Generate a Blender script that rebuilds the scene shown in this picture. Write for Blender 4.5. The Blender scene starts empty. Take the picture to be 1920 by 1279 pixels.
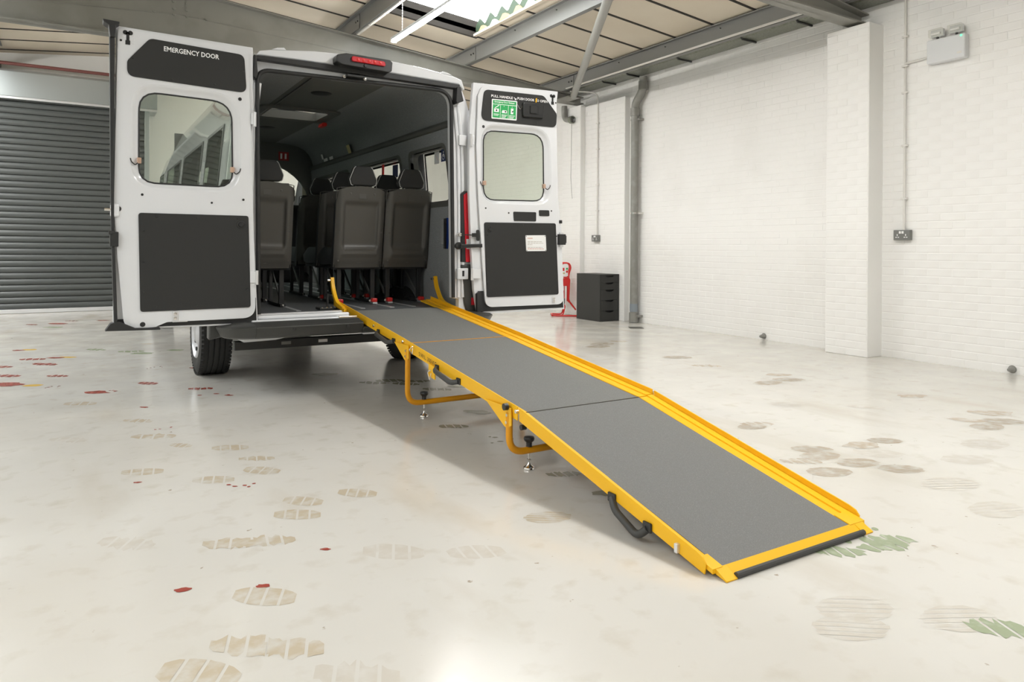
import bpy, bmesh, math, random
from mathutils import Vector, Matrix

random.seed(7)
SC = bpy.context.scene
COL = SC.collection

# ------------------------------------------------------------------ camera
F_PX = 1331.8
cam_d = bpy.data.cameras.new('camera')
cam_d.sensor_width = 36.0
cam_d.lens = F_PX / 1920 * 36.0
cam_d.shift_y = -(639.5 - 465.16) / 1920
cam_d.clip_start = 0.05
cam = bpy.data.objects.new('camera', cam_d)
COL.objects.link(cam)
YAW, PITCH, ROLL, CAM_H = 0.54688, 0.00087, 0.00667, 1.075
_f = Vector((math.sin(YAW), math.cos(YAW), 0)); _r = Vector((math.cos(YAW), -math.sin(YAW), 0)); _u = Vector((0, 0, 1))
_f2 = _f * math.cos(PITCH) - _u * math.sin(PITCH); _u2 = _u * math.cos(PITCH) + _f * math.sin(PITCH)
_r3 = _r * math.cos(ROLL) + _u2 * math.sin(ROLL); _u3 = _u2 * math.cos(ROLL) - _r * math.sin(ROLL)
cam.matrix_world = Matrix(((_r3.x, _u3.x, -_f2.x, 0), (_r3.y, _u3.y, -_f2.y, 0), (_r3.z, _u3.z, -_f2.z, CAM_H), (0, 0, 0, 1)))
SC.camera = cam

# ------------------------------------------------------------------ world, exposure, daylight through the rooflights
SC.view_settings.view_transform = 'Standard'
SC.view_settings.look = 'None'
SC.view_settings.gamma = 1.0
SC.view_settings.use_curve_mapping = False
SC.view_settings.exposure = -0.38
W = bpy.data.worlds.new('overcast_sky'); SC.world = W
W.use_nodes = True
W.node_tree.nodes['Background'].inputs[0].default_value = (0.965, 0.985, 1.0, 1)
W.node_tree.nodes['Background'].inputs[1].default_value = 8.5
STRIP_POWER = 190.0
# openings of the rooflights (x0, x1, y0, y1); each holds a portal for the sky
ROOFLIGHTS = [(3.16, 4.60, 5.42, 8.52), (3.16, 4.60, -0.2, 2.9), 
              (-4.3, -1.16, 9.4, 12.5), (-4.3, -1.16, 5.42, 8.52), (-4.3, -1.16, -0.2, 2.9), (-4.3, -1.16, -5.2, -2.1)]  # left-slope openings are unseen and widened to brighten the left side
APEX_X, APEX_Z, SLOPE = 1.0, 4.31, 0.1
def roof_z(x): return APEX_Z - SLOPE * abs(x - APEX_X)
for (x0, x1, y0, y1) in ROOFLIGHTS:
    ld = bpy.data.lights.new('rooflight_portal', 'AREA'); ld.shape = 'RECTANGLE'
    ld.size = x1 - x0; ld.size_y = y1 - y0; ld.cycles.is_portal = True
    lo = bpy.data.objects.new('rooflight_portal', ld); COL.objects.link(lo)
    xc = (x0 + x1) / 2
    lo.location = (xc, (y0 + y1) / 2, roof_z(xc) + 0.03)
    lo.rotation_euler = (0, math.atan(SLOPE) * (1 if xc > APEX_X else -1), 0)

# ------------------------------------------------------------------ materials
MATS = {}
def mat(name, col, rough=0.5, metal=0.0, coat=0.0, spec=0.5, emit=None, estr=0.0, noise=None, bump=None, alpha=None):
    m = bpy.data.materials.new(name); m.use_nodes = True
    nt = m.node_tree; b = nt.nodes['Principled BSDF']
    b.inputs['Base Color'].default_value = (*col, 1)
    b.inputs['Roughness'].default_value = rough
    b.inputs['Metallic'].default_value = metal
    b.inputs['Coat Weight'].default_value = coat
    b.inputs['Coat Roughness'].default_value = 0.05
    b.inputs['Specular IOR Level'].default_value = spec
    if emit:
        b.inputs['Emission Color'].default_value = (*emit, 1); b.inputs['Emission Strength'].default_value = estr
    if noise or bump:
        tc = nt.nodes.new('ShaderNodeTexCoord')
    if noise:      # (scale, colour 2, low, high, detail)
        n = nt.nodes.new('ShaderNodeTexNoise'); n.inputs['Scale'].default_value = noise[0]; n.inputs['Detail'].default_value = noise[4] if len(noise) > 4 else 4
        r = nt.nodes.new('ShaderNodeMapRange'); r.inputs[1].default_value = noise[2]; r.inputs[2].default_value = noise[3]
        mx = nt.nodes.new('ShaderNodeMix'); mx.data_type = 'RGBA'
        mx.inputs[6].default_value = (*col, 1); mx.inputs[7].default_value = (*noise[1], 1)
        nt.links.new(tc.outputs['Object'], n.inputs['Vector']); nt.links.new(n.outputs['Fac'], r.inputs[0])
        nt.links.new(r.outputs[0], mx.inputs[0]); nt.links.new(mx.outputs[2], b.inputs['Base Color'])
    if bump:       # (scale, strength, distance)
        n2 = nt.nodes.new('ShaderNodeTexNoise'); n2.inputs['Scale'].default_value = bump[0]; n2.inputs['Detail'].default_value = 3
        bp = nt.nodes.new('ShaderNodeBump'); bp.inputs['Strength'].default_value = bump[1]; bp.inputs['Distance'].default_value = bump[2]
        nt.links.new(tc.outputs['Object'], n2.inputs['Vector']); nt.links.new(n2.outputs['Fac'], bp.inputs['Height'])
        nt.links.new(bp.outputs[0], b.inputs['Normal'])
    MATS[name] = m
    return m
def glass_mat(name, tint, rough=0.02, strength=1.0):
    m = bpy.data.materials.new(name); m.use_nodes = True; nt = m.node_tree; nt.nodes.clear()
    o = nt.nodes.new('ShaderNodeOutputMaterial'); t = nt.nodes.new('ShaderNodeBsdfTransparent'); t.inputs[0].default_value = (*tint, 1)
    g = nt.nodes.new('ShaderNodeBsdfGlossy'); g.inputs['Roughness'].default_value = rough
    f = nt.nodes.new('ShaderNodeLayerWeight'); pw = nt.nodes.new('ShaderNodeMath'); pw.operation = 'POWER'; pw.inputs[1].default_value = 5.0
    mm = nt.nodes.new('ShaderNodeMath'); mm.operation = 'MULTIPLY_ADD'; mm.inputs[1].default_value = 0.94; mm.inputs[2].default_value = 0.045 * strength
    x = nt.nodes.new('ShaderNodeMixShader')
    nt.links.new(f.outputs['Facing'], pw.inputs[0]); nt.links.new(pw.outputs[0], mm.inputs[0]); nt.links.new(mm.outputs[0], x.inputs[0])
    nt.links.new(t.outputs[0], x.inputs[1]); nt.links.new(g.outputs[0], x.inputs[2]); nt.links.new(x.outputs[0], o.inputs[0])
    MATS[name] = m
    return m

M_VAN = mat('white_van_paint', (0.74, 0.75, 0.77), 0.2, coat=1.0)
M_WALL = mat('painted_brick_white', (0.85, 0.84, 0.815), 0.6, noise=(1.3, (0.80, 0.785, 0.755), 0.5, 0.75))
M_PLASTER = mat('painted_wall_white', (0.85, 0.84, 0.815), 0.6)
M_CEIL = mat('cream_roof_board', (0.69, 0.615, 0.50), 0.7, noise=(0.9, (0.62, 0.54, 0.425), 0.42, 0.7))
M_CEILBACK = mat('dark_roof_backing', (0.035, 0.03, 0.025), 0.9)
M_STEEL = mat('grey_painted_steel', (0.235, 0.23, 0.205), 0.42, noise=(3.0, (0.205, 0.2, 0.175), 0.45, 0.65))
M_PURLIN = mat('grey_purlin_steel', (0.21, 0.21, 0.20), 0.4, metal=0.25)
M_GALV = mat('galvanised_steel', (0.24, 0.25, 0.21), 0.4, metal=0.4, noise=(40, (0.17, 0.18, 0.14), 0.4, 0.65))
M_HOOD = mat('galvanised_hood', (0.42, 0.45, 0.45), 0.3, metal=0.55)
M_SHUT = mat('charcoal_shutter_slat', (0.070, 0.076, 0.074), 0.38)
M_ALU = mat('bright_aluminium', (0.75, 0.75, 0.76), 0.3, metal=0.6)
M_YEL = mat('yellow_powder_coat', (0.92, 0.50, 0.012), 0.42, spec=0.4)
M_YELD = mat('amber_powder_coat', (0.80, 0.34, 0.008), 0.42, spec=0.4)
M_GRIT = mat('grey_grit_surface', (0.165, 0.165, 0.16), 0.8, noise=(330, (0.22, 0.22, 0.215), 0.52, 0.66, 2), bump=(300, 0.5, 0.002))
M_BLK = mat('black_plastic', (0.02, 0.02, 0.02), 0.4)
M_RUB = mat('black_rubber', (0.018, 0.018, 0.018), 0.55)
M_RUBG = mat('dark_grey_rubber', (0.05, 0.05, 0.048), 0.5)
M_TRIM = mat('charcoal_trim_board', (0.022, 0.022, 0.021), 0.75, bump=(400, 0.25, 0.001))
M_BUMP = mat('graphite_bumper_plastic', (0.045, 0.045, 0.042), 0.42, bump=(500, 0.15, 0.0006))
M_TYRE = mat('tyre_rubber', (0.022, 0.022, 0.021), 0.75)
M_WHEEL = mat('silver_wheel_paint', (0.55, 0.56, 0.58), 0.3, metal=0.6)
M_CHROME = mat('polished_steel', (0.75, 0.73, 0.70), 0.18, metal=1.0)
M_SHELL = mat('grey_brown_seat_plastic', (0.084, 0.079, 0.070), 0.42, bump=(700, 0.12, 0.0006))
M_FAB = mat('black_seat_fabric', (0.016, 0.016, 0.017), 0.85)
M_FABG = mat('charcoal_headrest_fabric', (0.032, 0.032, 0.031), 0.85, bump=(500, 0.3, 0.001))
M_PIPE = mat('pale_piping', (0.5, 0.5, 0.48), 0.6)
M_LIN = mat('grey_felt_lining', (0.23, 0.24, 0.245), 0.95, noise=(180, (0.34, 0.352, 0.36), 0.5, 0.68, 2))
M_LIND = mat('dark_headliner', (0.125, 0.126, 0.118), 0.95)
M_PLAST = mat('grey_interior_plastic', (0.10, 0.10, 0.092), 0.6)
M_VFLOOR = mat('grey_vinyl_floor', (0.105, 0.11, 0.115), 0.45, noise=(150, (0.16, 0.165, 0.17), 0.52, 0.66, 2))
M_BEIGE = mat('beige_cab_headliner', (0.40, 0.37, 0.29), 0.9)
M_RED = mat('red_plastic', (0.62, 0.018, 0.014), 0.35)
M_LENS = mat('red_lamp_lens', (0.55, 0.008, 0.02), 0.3, coat=0.15)
M_DRAW = mat('anthracite_furniture_foil', (0.030, 0.030, 0.028), 0.55)
M_PVC = mat('grey_soil_pipe', (0.235, 0.23, 0.21), 0.35, noise=(9, (0.30, 0.295, 0.275), 0.5, 0.72))
M_WHITE = mat('white_print', (0.85, 0.85, 0.84), 0.5)
M_WPL = mat('white_enclosure_plastic', (0.70, 0.71, 0.72), 0.35)
M_COND = mat('white_painted_conduit', (0.72, 0.70, 0.66), 0.5)
M_GREEN = mat('green_sign_print', (0.015, 0.36, 0.09), 0.5)
M_BLUE = mat('blue_webbing', (0.015, 0.06, 0.32), 0.6)
M_NAVY = mat('navy_sign_print', (0.02, 0.04, 0.14), 0.5)
M_YSIGN = mat('pale_yellow_sticker', (0.55, 0.48, 0.20), 0.5)
M_BLACKP = mat('black_print', (0.012, 0.012, 0.012), 0.6)
M_REDP = mat('faded_red_print', (0.55, 0.18, 0.10), 0.6)
M_GREYP = mat('faint_grey_print', (0.45, 0.40, 0.34), 0.6)
M_SOCK = mat('grey_metal_socket_plate', (0.20, 0.20, 0.19), 0.35, metal=0.4)
M_COPPER = mat('copper_clip', (0.72, 0.50, 0.38), 0.3, metal=0.8)
M_FOAM = mat('tan_foam_filler', (0.50, 0.36, 0.20), 0.9)
M_GRSH = mat('green_roof_sheet', (0.05, 0.085, 0.05), 0.6)
M_LED = mat('lit_diffuser', (0.9, 0.9, 0.9), 0.4, emit=(1.0, 0.975, 0.935), estr=STRIP_POWER)
M_LEDG = mat('green_indicator_lamp', (0.2, 0.9, 0.5), 0.4, emit=(0.15, 1.0, 0.5), estr=1.5)
M_GLASS = glass_mat('green_tinted_glass', (0.91, 0.945, 0.90))
M_GLASSD = glass_mat('dark_tinted_glass', (0.62, 0.74, 0.66), strength=1.3)
M_CLEAR = glass_mat('clear_lamp_cover', (0.97, 0.97, 0.95), 0.05)
M_GRP = glass_mat('clear_rooflight_sheet', (0.95, 0.96, 0.95), 0.3, 0.5)
def frost():
    m = bpy.data.materials.new('frosted_hatch_glass'); m.use_nodes = True; nt = m.node_tree; nt.nodes.clear()
    o = nt.nodes.new('ShaderNodeOutputMaterial'); a = nt.nodes.new('ShaderNodeBsdfTranslucent'); a.inputs[0].default_value = (0.85, 0.86, 0.83, 1)
    b = nt.nodes.new('ShaderNodeBsdfTransparent'); x = nt.nodes.new('ShaderNodeMixShader'); x.inputs[0].default_value = 0.45
    nt.links.new(a.outputs[0], x.inputs[1]); nt.links.new(b.outputs[0], x.inputs[2]); nt.links.new(x.outputs[0], o.inputs[0]); return m
M_FROST = frost()
M_MREDF = mat('red_paint_mark', (0.34, 0.07, 0.05), 0.22, noise=(30, (0.45, 0.2, 0.16), 0.52, 0.7))
M_MYELF = mat('yellow_paint_mark', (0.72, 0.47, 0.10), 0.22)
M_MGRNF = mat('green_paint_mark', (0.31, 0.36, 0.23), 0.22, noise=(20, (0.42, 0.46, 0.34), 0.5, 0.7))
M_MBRNF = mat('brown_paint_mark', (0.52, 0.445, 0.335), 0.22, noise=(16, (0.60, 0.575, 0.52), 0.42, 0.68))
M_MTANF = mat('tan_paint_mark', (0.45, 0.375, 0.285), 0.22, noise=(16, (0.58, 0.55, 0.49), 0.42, 0.68))
M_MFNTF = mat('faint_paint_mark', (0.575, 0.535, 0.47), 0.22, noise=(16, (0.625, 0.60, 0.55), 0.42, 0.68))
M_MDRKF = mat('olive_paint_mark', (0.26, 0.245, 0.175), 0.22)

# epoxy floor: cream grey, glossy, with soft dirt
def floor_mat():
    m = bpy.data.materials.new('cream_epoxy_floor'); m.use_nodes = True; nt = m.node_tree; b = nt.nodes['Principled BSDF']
    tc = nt.nodes.new('ShaderNodeTexCoord')
    def noise(scale, detail, lo, hi, vec=None):
        n = nt.nodes.new('ShaderNodeTexNoise'); n.inputs['Scale'].default_value = scale; n.inputs['Detail'].default_value = detail
        r = nt.nodes.new('ShaderNodeMapRange'); r.inputs[1].default_value = lo; r.inputs[2].default_value = hi
        nt.links.new(vec or tc.outputs['Object'], n.inputs['Vector']); nt.links.new(n.outputs['Fac'], r.inputs[0]); return r.outputs[0]
    mp = nt.nodes.new('ShaderNodeMapping'); mp.inputs['Scale'].default_value = (1.0, 0.35, 1.0); mp.inputs['Rotation'].default_value = (0, 0, 0.5)
    nt.links.new(tc.outputs['Object'], mp.inputs['Vector'])
    def mix(a, bcol, fac):
        x = nt.nodes.new('ShaderNodeMix'); x.data_type = 'RGBA'
        if isinstance(a, tuple): x.inputs[6].default_value = (*a, 1)
        else: nt.links.new(a, x.inputs[6])
        x.inputs[7].default_value = (*bcol, 1); nt.links.new(fac, x.inputs[0]); return x.outputs[2]
    c = mix((0.645, 0.625, 0.58), (0.60, 0.57, 0.512), noise(0.7, 5, 0.42, 0.72))
    c = mix(c, (0.53, 0.48, 0.40), noise(2.2, 8, 0.57, 0.80, mp.outputs[0]))
    c = mix(c, (0.38, 0.32, 0.25), noise(19, 3, 0.725, 0.76))
    c = mix(c, (0.57, 0.535, 0.47), noise(9, 6, 0.55, 0.75))
    nt.links.new(c, b.inputs['Base Color'])
    rg = nt.nodes.new('ShaderNodeMapRange'); rg.inputs[3].default_value = 0.12; rg.inputs[4].default_value = 0.24
    nt.links.new(noise(3.0, 6, 0.35, 0.7), rg.inputs[0]); nt.links.new(rg.outputs[0], b.inputs['Roughness'])
    b.inputs['Specular IOR Level'].default_value = 0.5
    bp = nt.nodes.new('ShaderNodeBump'); bp.inputs['Strength'].default_value = 0.06; bp.inputs['Distance'].default_value = 0.01
    nt.links.new(noise(5.0, 4, 0, 1), bp.inputs['Height']); nt.links.new(bp.outputs[0], b.inputs['Normal'])
    return m
M_FLOOR = floor_mat()

# ------------------------------------------------------------------ helpers
def tag(o, label=None, cat=None, group=None, kind=None):
    if label: o['label'] = label
    if cat: o['category'] = cat
    if group: o['group'] = group
    if kind: o['kind'] = kind
    return o
def thing(name, label, cat, loc=(0, 0, 0), group=None):
    o = bpy.data.objects.new(name, None); COL.objects.link(o); o.location = loc; o.empty_display_size = 0.1
    return tag(o, label, cat, group)
def copy_tree(o, parent=None):
    c = o.copy(); COL.objects.link(c)
    if parent is not None:
        c.parent = parent; c.matrix_parent_inverse = Matrix()
    for ch in list(o.children): copy_tree(ch, c)
    return c

class MB:
    """collects shapes; build() links them as one mesh object (in world axes, relative to the parent's location)"""
    def __init__(s): s.v = []; s.f = []
    def add(s, vs, fs):
        n = len(s.v); s.v += [tuple(p) for p in vs]; s.f += [tuple(i + n for i in f) for f in fs]; return s
    def box(s, x0, x1, y0, y1, z0, z1):
        v = [(x, y, z) for x in (x0, x1) for y in (y0, y1) for z in (z0, z1)]
        return s.add(v, [(0, 1, 3, 2), (4, 6, 7, 5), (0, 4, 5, 1), (2, 3, 7, 6), (0, 2, 6, 4), (1, 5, 7, 3)])
    def prism(s, pts, a, b, axis='y'):
        """polygon extruded along an axis: y: pts are (x,z); x: (y,z); z: (x,y)"""
        def P(p, t): return {'y': (p[0], t, p[1]), 'x': (t, p[0], p[1]), 'z': (p[0], p[1], t)}[axis]
        n = len(pts); v = [P(p, a) for p in pts] + [P(p, b) for p in pts]
        return s.add(v, [tuple(range(n)), tuple(range(2 * n - 1, n - 1, -1))] + [(i, (i + 1) % n, (i + 1) % n + n, i + n) for i in range(n)])
    def bar(s, p, q, w, h, up=(0, 0, 1)):
        p, q = Vector(p), Vector(q); d = (q - p).normalized(); u = Vector(up)
        sd = d.cross(u).normalized(); u = sd.cross(d).normalized()
        v = []
        for c in (p, q):
            for a, b in ((-1, -1), (1, -1), (1, 1), (-1, 1)): v.append(c + sd * (a * w / 2) + u * (b * h / 2))
        return s.add(v, [(0, 1, 2, 3), (7, 6, 5, 4), (0, 4, 5, 1), (1, 5, 6, 2), (2, 6, 7, 3), (3, 7, 4, 0)])
    def tube(s, path, r, seg=10, closed=False, square=False):
        P = [Vector(p) for p in path]; n = len(P)
        T = []
        for i in range(n):
            if closed: t = P[(i + 1) % n] - P[i - 1]
            else: t = P[min(i + 1, n - 1)] - P[max(i - 1, 0)]
            T.append(t.normalized())
        a = Vector((0, 0, 1)) if abs(T[0].z) < 0.9 else Vector((0, 1, 0))
        u = (a - T[0] * a.dot(T[0])).normalized()
        v = []; rr = r if hasattr(r, '__len__') else [r] * n
        for i in range(n):
            u = (u - T[i] * u.dot(T[i])).normalized(); w = T[i].cross(u)
            for k in range(seg):
                an = 2 * math.pi * (k + (0.5 if square else 0)) / seg
                v.append(P[i] + (u * math.cos(an) + w * math.sin(an)) * rr[i])
        f = []
        for i in range(n if closed else n - 1):
            j = (i + 1) % n
            for k in range(seg): f.append((i * seg + k, i * seg + (k + 1) % seg, j * seg + (k + 1) % seg, j * seg + k))
        if not closed: f += [tuple(range(seg - 1, -1, -1)), tuple((n - 1) * seg + k for k in range(seg))]
        return s.add(v, f)
    def lathe(s, prof, c=(0, 0, 0), axis='z', seg=24):
        """prof: (radius, height) pairs, open shell"""
        v = []
        for r, h in prof:
            for k in range(seg):
                a = 2 * math.pi * k / seg; x, y = r * math.cos(a), r * math.sin(a)
                p = {'z': (x, y, h), 'y': (x, h, y), 'x': (h, x, y)}[axis]
                v.append((p[0] + c[0], p[1] + c[1], p[2] + c[2]))
        f = [(i * seg + k, i * seg + (k + 1) % seg, (i + 1) * seg + (k + 1) % seg, (i + 1) * seg + k) for i in range(len(prof) - 1) for k in range(seg)]
        return s.add(v, f)
    def cyl(s, p, q, r, seg=12): return s.tube([p, q], r, seg)
    def grid(s, fn, us, vs, skip=None):
        nu, nv = len(us), len(vs)
        v = [fn(a, b) for a in us for b in vs]
        f = [(i * nv + j, (i + 1) * nv + j, (i + 1) * nv + j + 1, i * nv + j + 1) for i in range(nu - 1) for j in range(nv - 1) if not (skip and skip(i, j))]
        return s.add(v, f)
    def loft(s, loops, close_last=False, cap=False):
        n = len(loops[0]); v = [p for l in loops for p in l]; f = []
        for i in range(len(loops) - 1):
            for k in range(n): f.append((i * n + k, i * n + (k + 1) % n, (i + 1) * n + (k + 1) % n, (i + 1) * n + k))
        if cap: f.append(tuple(range((len(loops) - 1) * n, len(loops) * n)))
        return s.add(v, f)
    def plate(s, outline, holes, y0, y1):
        """(x,z) outline with holes, extruded in y"""
        bm = bmesh.new(); edges = []
        for loop in [outline] + holes:
            vs = [bm.verts.new((p[0], y0, p[1])) for p in loop]
            edges += [bm.edges.new((vs[i], vs[(i + 1) % len(vs)])) for i in range(len(vs))]
        bmesh.ops.triangle_fill(bm, use_beauty=True, use_dissolve=False, edges=edges)
        r = bmesh.ops.extrude_face_region(bm, geom=list(bm.faces))
        bmesh.ops.translate(bm, vec=(0, y1 - y0, 0), verts=[g for g in r['geom'] if isinstance(g, bmesh.types.BMVert)])
        bm.verts.index_update()
        s.add([v.co[:] for v in bm.verts], [tuple(v.index for v in f.verts) for f in bm.faces]); bm.free()
        return s
    def build(s, name, m, parent=None, smooth=35, bevel=0, loc=None, label=None, kind=None):
        me = bpy.data.meshes.new(name)
        base = Vector((0, 0, 0))
        if parent is not None:
            p = parent
            while p is not None: base += p.location; p = p.parent
        o_loc = Vector(loc) if loc is not None else base
        me.from_pydata([tuple(Vector(p) - o_loc) for p in s.v], [], s.f)
        bm = bmesh.new(); bm.from_mesh(me); bmesh.ops.recalc_face_normals(bm, faces=bm.faces); bm.to_mesh(me); bm.free()
        for mm in (m if isinstance(m, (list, tuple)) else [m]): me.materials.append(mm)
        if smooth:
            me.polygons.foreach_set('use_smooth', [True] * len(me.polygons)); me.set_sharp_from_angle(angle=math.radians(smooth))
        o = bpy.data.objects.new(name, me); COL.objects.link(o)
        o.location = o_loc - base
        if parent is not None: o.parent = parent
        if bevel:
            b = o.modifiers.new('bevel', 'BEVEL'); b.width = bevel; b.segments = 2; b.limit_method = 'ANGLE'; b.angle_limit = math.radians(40)
        if label: o['label'] = label
        if kind: o['kind'] = kind
        return o

def rounded(pts, rs, n=6):
    """polygon with rounded corners; rs one radius or a list"""
    out = []; N = len(pts)
    for i in range(N):
        p = Vector(pts[i]); a = Vector(pts[i - 1]); b = Vector(pts[(i + 1) % N]); r = rs[i] if hasattr(rs, '__len__') else rs
        if r <= 0: out.append(tuple(p)); continue
        da, db = (a - p).normalized(), (b - p).normalized()
        ang = da.angle(db); t = min(r / math.tan(ang / 2), (a - p).length * 0.49, (b - p).length * 0.49)
        p0, p1 = p + da * t, p + db * t
        for k in range(n + 1):
            q = k / n; out.append(tuple((1 - q) ** 2 * p0 + 2 * q * (1 - q) * p + q * q * p1))
    return out
def bend(pts, rs, n=6):
    """3-D open path with rounded bends"""
    P = [Vector(p) for p in pts]; out = [P[0]]
    for i in range(1, len(P) - 1):
        p, a, b = P[i], P[i - 1], P[i + 1]; da, db = (a - p).normalized(), (b - p).normalized()
        t = min(rs, (a - p).length * 0.49, (b - p).length * 0.49)
        p0, p1 = p + da * t, p + db * t
        for k in range(n + 1):
            q = k / n; out.append((1 - q) ** 2 * p0 + 2 * q * (1 - q) * p + q * q * p1)
    return out + [P[-1]]
_tx = {}
def text(s, origin, xdir, ydir, height, m, name, parent, width=None, bold=0.022, depth=0.0012):
    """flat lettering: cap height in metres, optional fitted width"""
    cu = bpy.data.curves.new(name, 'FONT'); cu.body = s; cu.size = 1.0; cu.offset = bold; cu.resolution_u = 2
    ob = bpy.data.objects.new(name, cu); COL.objects.link(ob)
    bpy.context.view_layer.update()
    dg = bpy.context.evaluated_depsgraph_get(); me = bpy.data.meshes.new_from_object(ob.evaluated_get(dg))
    bpy.data.objects.remove(ob); bpy.data.curves.remove(cu)
    xs = [v.co.x for v in me.vertices]; sc = height / 0.70; w0 = (max(xs) - min(xs)); x0 = min(xs)
    sx = width / w0 if width else sc
    X, Y = Vector(xdir).normalized(), Vector(ydir).normalized(); N = X.cross(Y).normalized(); O = Vector(origin) + N * depth
    mb = MB(); mb.add([O + X * ((v.co.x - x0) * sx) + Y * (v.co.y * sc) for v in me.vertices], [tuple(p.vertices) for p in me.polygons])
    bpy.data.meshes.remove(me)
    return mb.build(name, m, parent, smooth=0)

XC = 1.83            # van centre line
WALL_X = 6.93

# ================================================================== SETTING
MB().box(-5.2, 7.2, -8.2, 14.1, -0.15, 0).build('floor', M_FLOOR, kind='structure', smooth=0)
floor_o = bpy.data.objects['floor']

# right wall: rendered backing with painted bricks standing a little proud of recessed joints
wall_r = MB().box(WALL_X + 0.004, WALL_X + 0.25, -8.2, 14.1, 0, 4.1).build('wall_right', M_PLASTER, kind='structure', smooth=0)
BR_L, BR_H = 0.225, 0.075
def brick_mesh(l, h, d=0.0030, inset=0.0062):
    m = MB()
    a, b = l / 2, h / 2
    outer = [(0, -a, -b), (0, a, -b), (0, a, b), (0, -a, b)]
    a2, b2 = a - 0.0013, b - inset
    inner = [(-d, -a2, -b2), (-d, a2, -b2), (-d, a2, b2), (-d, -a2, b2)]
    m.add(outer + inner, [(4, 5, 6, 7), (0, 1, 5, 4), (1, 2, 6, 5), (2, 3, 7, 6), (3, 0, 4, 7)])
    return m
def brick_field(parent, x, y0, y1, z0, z1, n_single, key):
    """courses on a face looking towards -X; the n_single largest in view as single bricks, the rest joined"""
    cells = []; nz = int((z1 - z0) / BR_H)
    for k in range(nz):
        zc = z0 + BR_H * (k + 0.5); off = (k % 2) * BR_L / 2
        y = y0 - off
        while y < y1 - 0.01:
            a, b = max(y, y0), min(y + BR_L, y1)
            if b - a > 0.03: cells.append(((a + b) / 2, zc, b - a))
            y += BR_L
    cells.sort(key=key)
    meshes = {}
    rest = MB()
    for i, (yc, zc, l) in enumerate(cells):
        jx = random.uniform(-0.0008, 0.0008)
        if i < n_single:
            kk = round(l, 3)
            if kk not in meshes:
                o = brick_mesh(kk - 0.002, BR_H - 0.002).build('brick', M_WALL, parent, smooth=0, loc=(0, 0, 0)); meshes[kk] = o.data
            else:
                o = bpy.data.objects.new('brick', meshes[kk]); COL.objects.link(o); o.parent = parent
            o.location = Vector((x + jx, yc, zc)) - parent.location
            o.rotation_euler = (random.uniform(-0.004, 0.004), random.uniform(-0.01, 0.01), 0)
        else:
            bm = brick_mesh(l - 0.002, BR_H - 0.002)
            rest.add([(p[0] + x + jx, p[1] + yc, p[2] + zc) for p in bm.v], bm.f)
    if rest.v: rest.build('brickwork', M_WALL, parent, smooth=0, kind='stuff')
def near_key(c): return math.hypot(c[0], 6.9) + (100 if c[0] < 2.75 else 0) + 0.02 * c[1]
brick_field(wall_r, WALL_X + 0.005, 1.6, 13.7, 0.0, 3.68, 290, near_key)

def pier(name, x, y0, y1, z1, n):
    o = MB().box(x + 0.004, WALL_X + 0.02, y0, y1, 0, z1).build(name, M_PLASTER, kind='structure', smooth=0, bevel=0.006)
    brick_field(o, x + 0.005, y0 + 0.008, y1 - 0.008, 0, z1 - 0.02, n, lambda c: 0)
    return o
pier('trim_1', 6.69, 4.19, 4.66, 3.345, 120)
pier('trim_2', 6.835, 8.06, 9.03, 3.315, 0)
pier('trim_3', 6.75, 9.03, 9.52, 3.335, 0)

# shutter wall with its opening, left and back walls
SHX0, SHX1, SHZ = -4.0, 0.98, 3.31
wb = MB()
wb.box(SHX1, WALL_X + 0.1, 13.80, 14.05, 0, 4.4); wb.box(SHX0, SHX1, 13.80, 14.05, SHZ, 4.4); wb.box(-5.0, SHX0, 13.80, 14.05, 0, 4.4)
wb.build('wall_back', M_PLASTER, kind='structure', smooth=0)
MB().box(-5.2, -4.95, -8.2, 14.1, 0, 4.1).build('wall_left', M_PLASTER, kind='structure', smooth=0)
MB().box(-5.2, 7.2, -8.4, -8.15, 0, 4.5).build('wall_front', M_PLASTER, kind='structure', smooth=0)

# roller shutter: slats, bottom rail, guides
door = MB().box(SHX0, SHX1, 13.395, 13.42, 0.0, SHZ + 0.4).build('door_1', M_BLACKP, kind='structure', smooth=0)
door['label'] = 'charcoal grey roller shutter of curved horizontal slats'
PITCHZ = 0.0948
slat_prof = []
for k in range(9):
    t = k / 8; slat_prof.append((13.37 - 0.016 * math.sin(math.pi * min(1, t * 1.06)) ** 0.8 if 0 < t < 0.95 else 13.372, t * (PITCHZ - 0.009)))
prof = slat_prof + [(13.39, PITCHZ - 0.009), (13.39, 0)]
first = None
for i in range(35):
    z = 0.066 + i * PITCHZ
    if first is None:
        first = MB().prism([(p[0], p[1]) for p in prof], SHX0 + 0.05, SHX1 - 0.05, 'x').build('slat', M_SHUT, door, smooth=30, loc=(0, 0, 0))
        first.location = (0, 0, z)
    else:
        o = bpy.data.objects.new('slat', first.data); COL.objects.link(o); o.parent = door; o.location = (0, 0, z)
MB().box(SHX0 + 0.04, SHX1 - 0.04, 13.345, 13.39, 0.004, 0.064).build('bottom_rail', M_ALU, door, smooth=0, bevel=0.004, label='bright aluminium bottom rail')
for x in (SHX0, SHX1 - 0.06):
    MB().box(x, x + 0.07, 13.33, 13.80, 0, SHZ).build('guide_rail', M_HOOD, door, smooth=0, bevel=0.003)
hood = thing('shutter_hood', 'galvanised sheet steel hood box above the grey roller shutter', 'shutter hood', (-1.5, 13.3, 3.31))
hood_prof = [(13.79, 3.31), (13.27, 3.31), (13.262, 3.335), (13.275, 3.345), (13.275, 3.72), (13.31, 3.76), (13.79, 3.76)]
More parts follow.
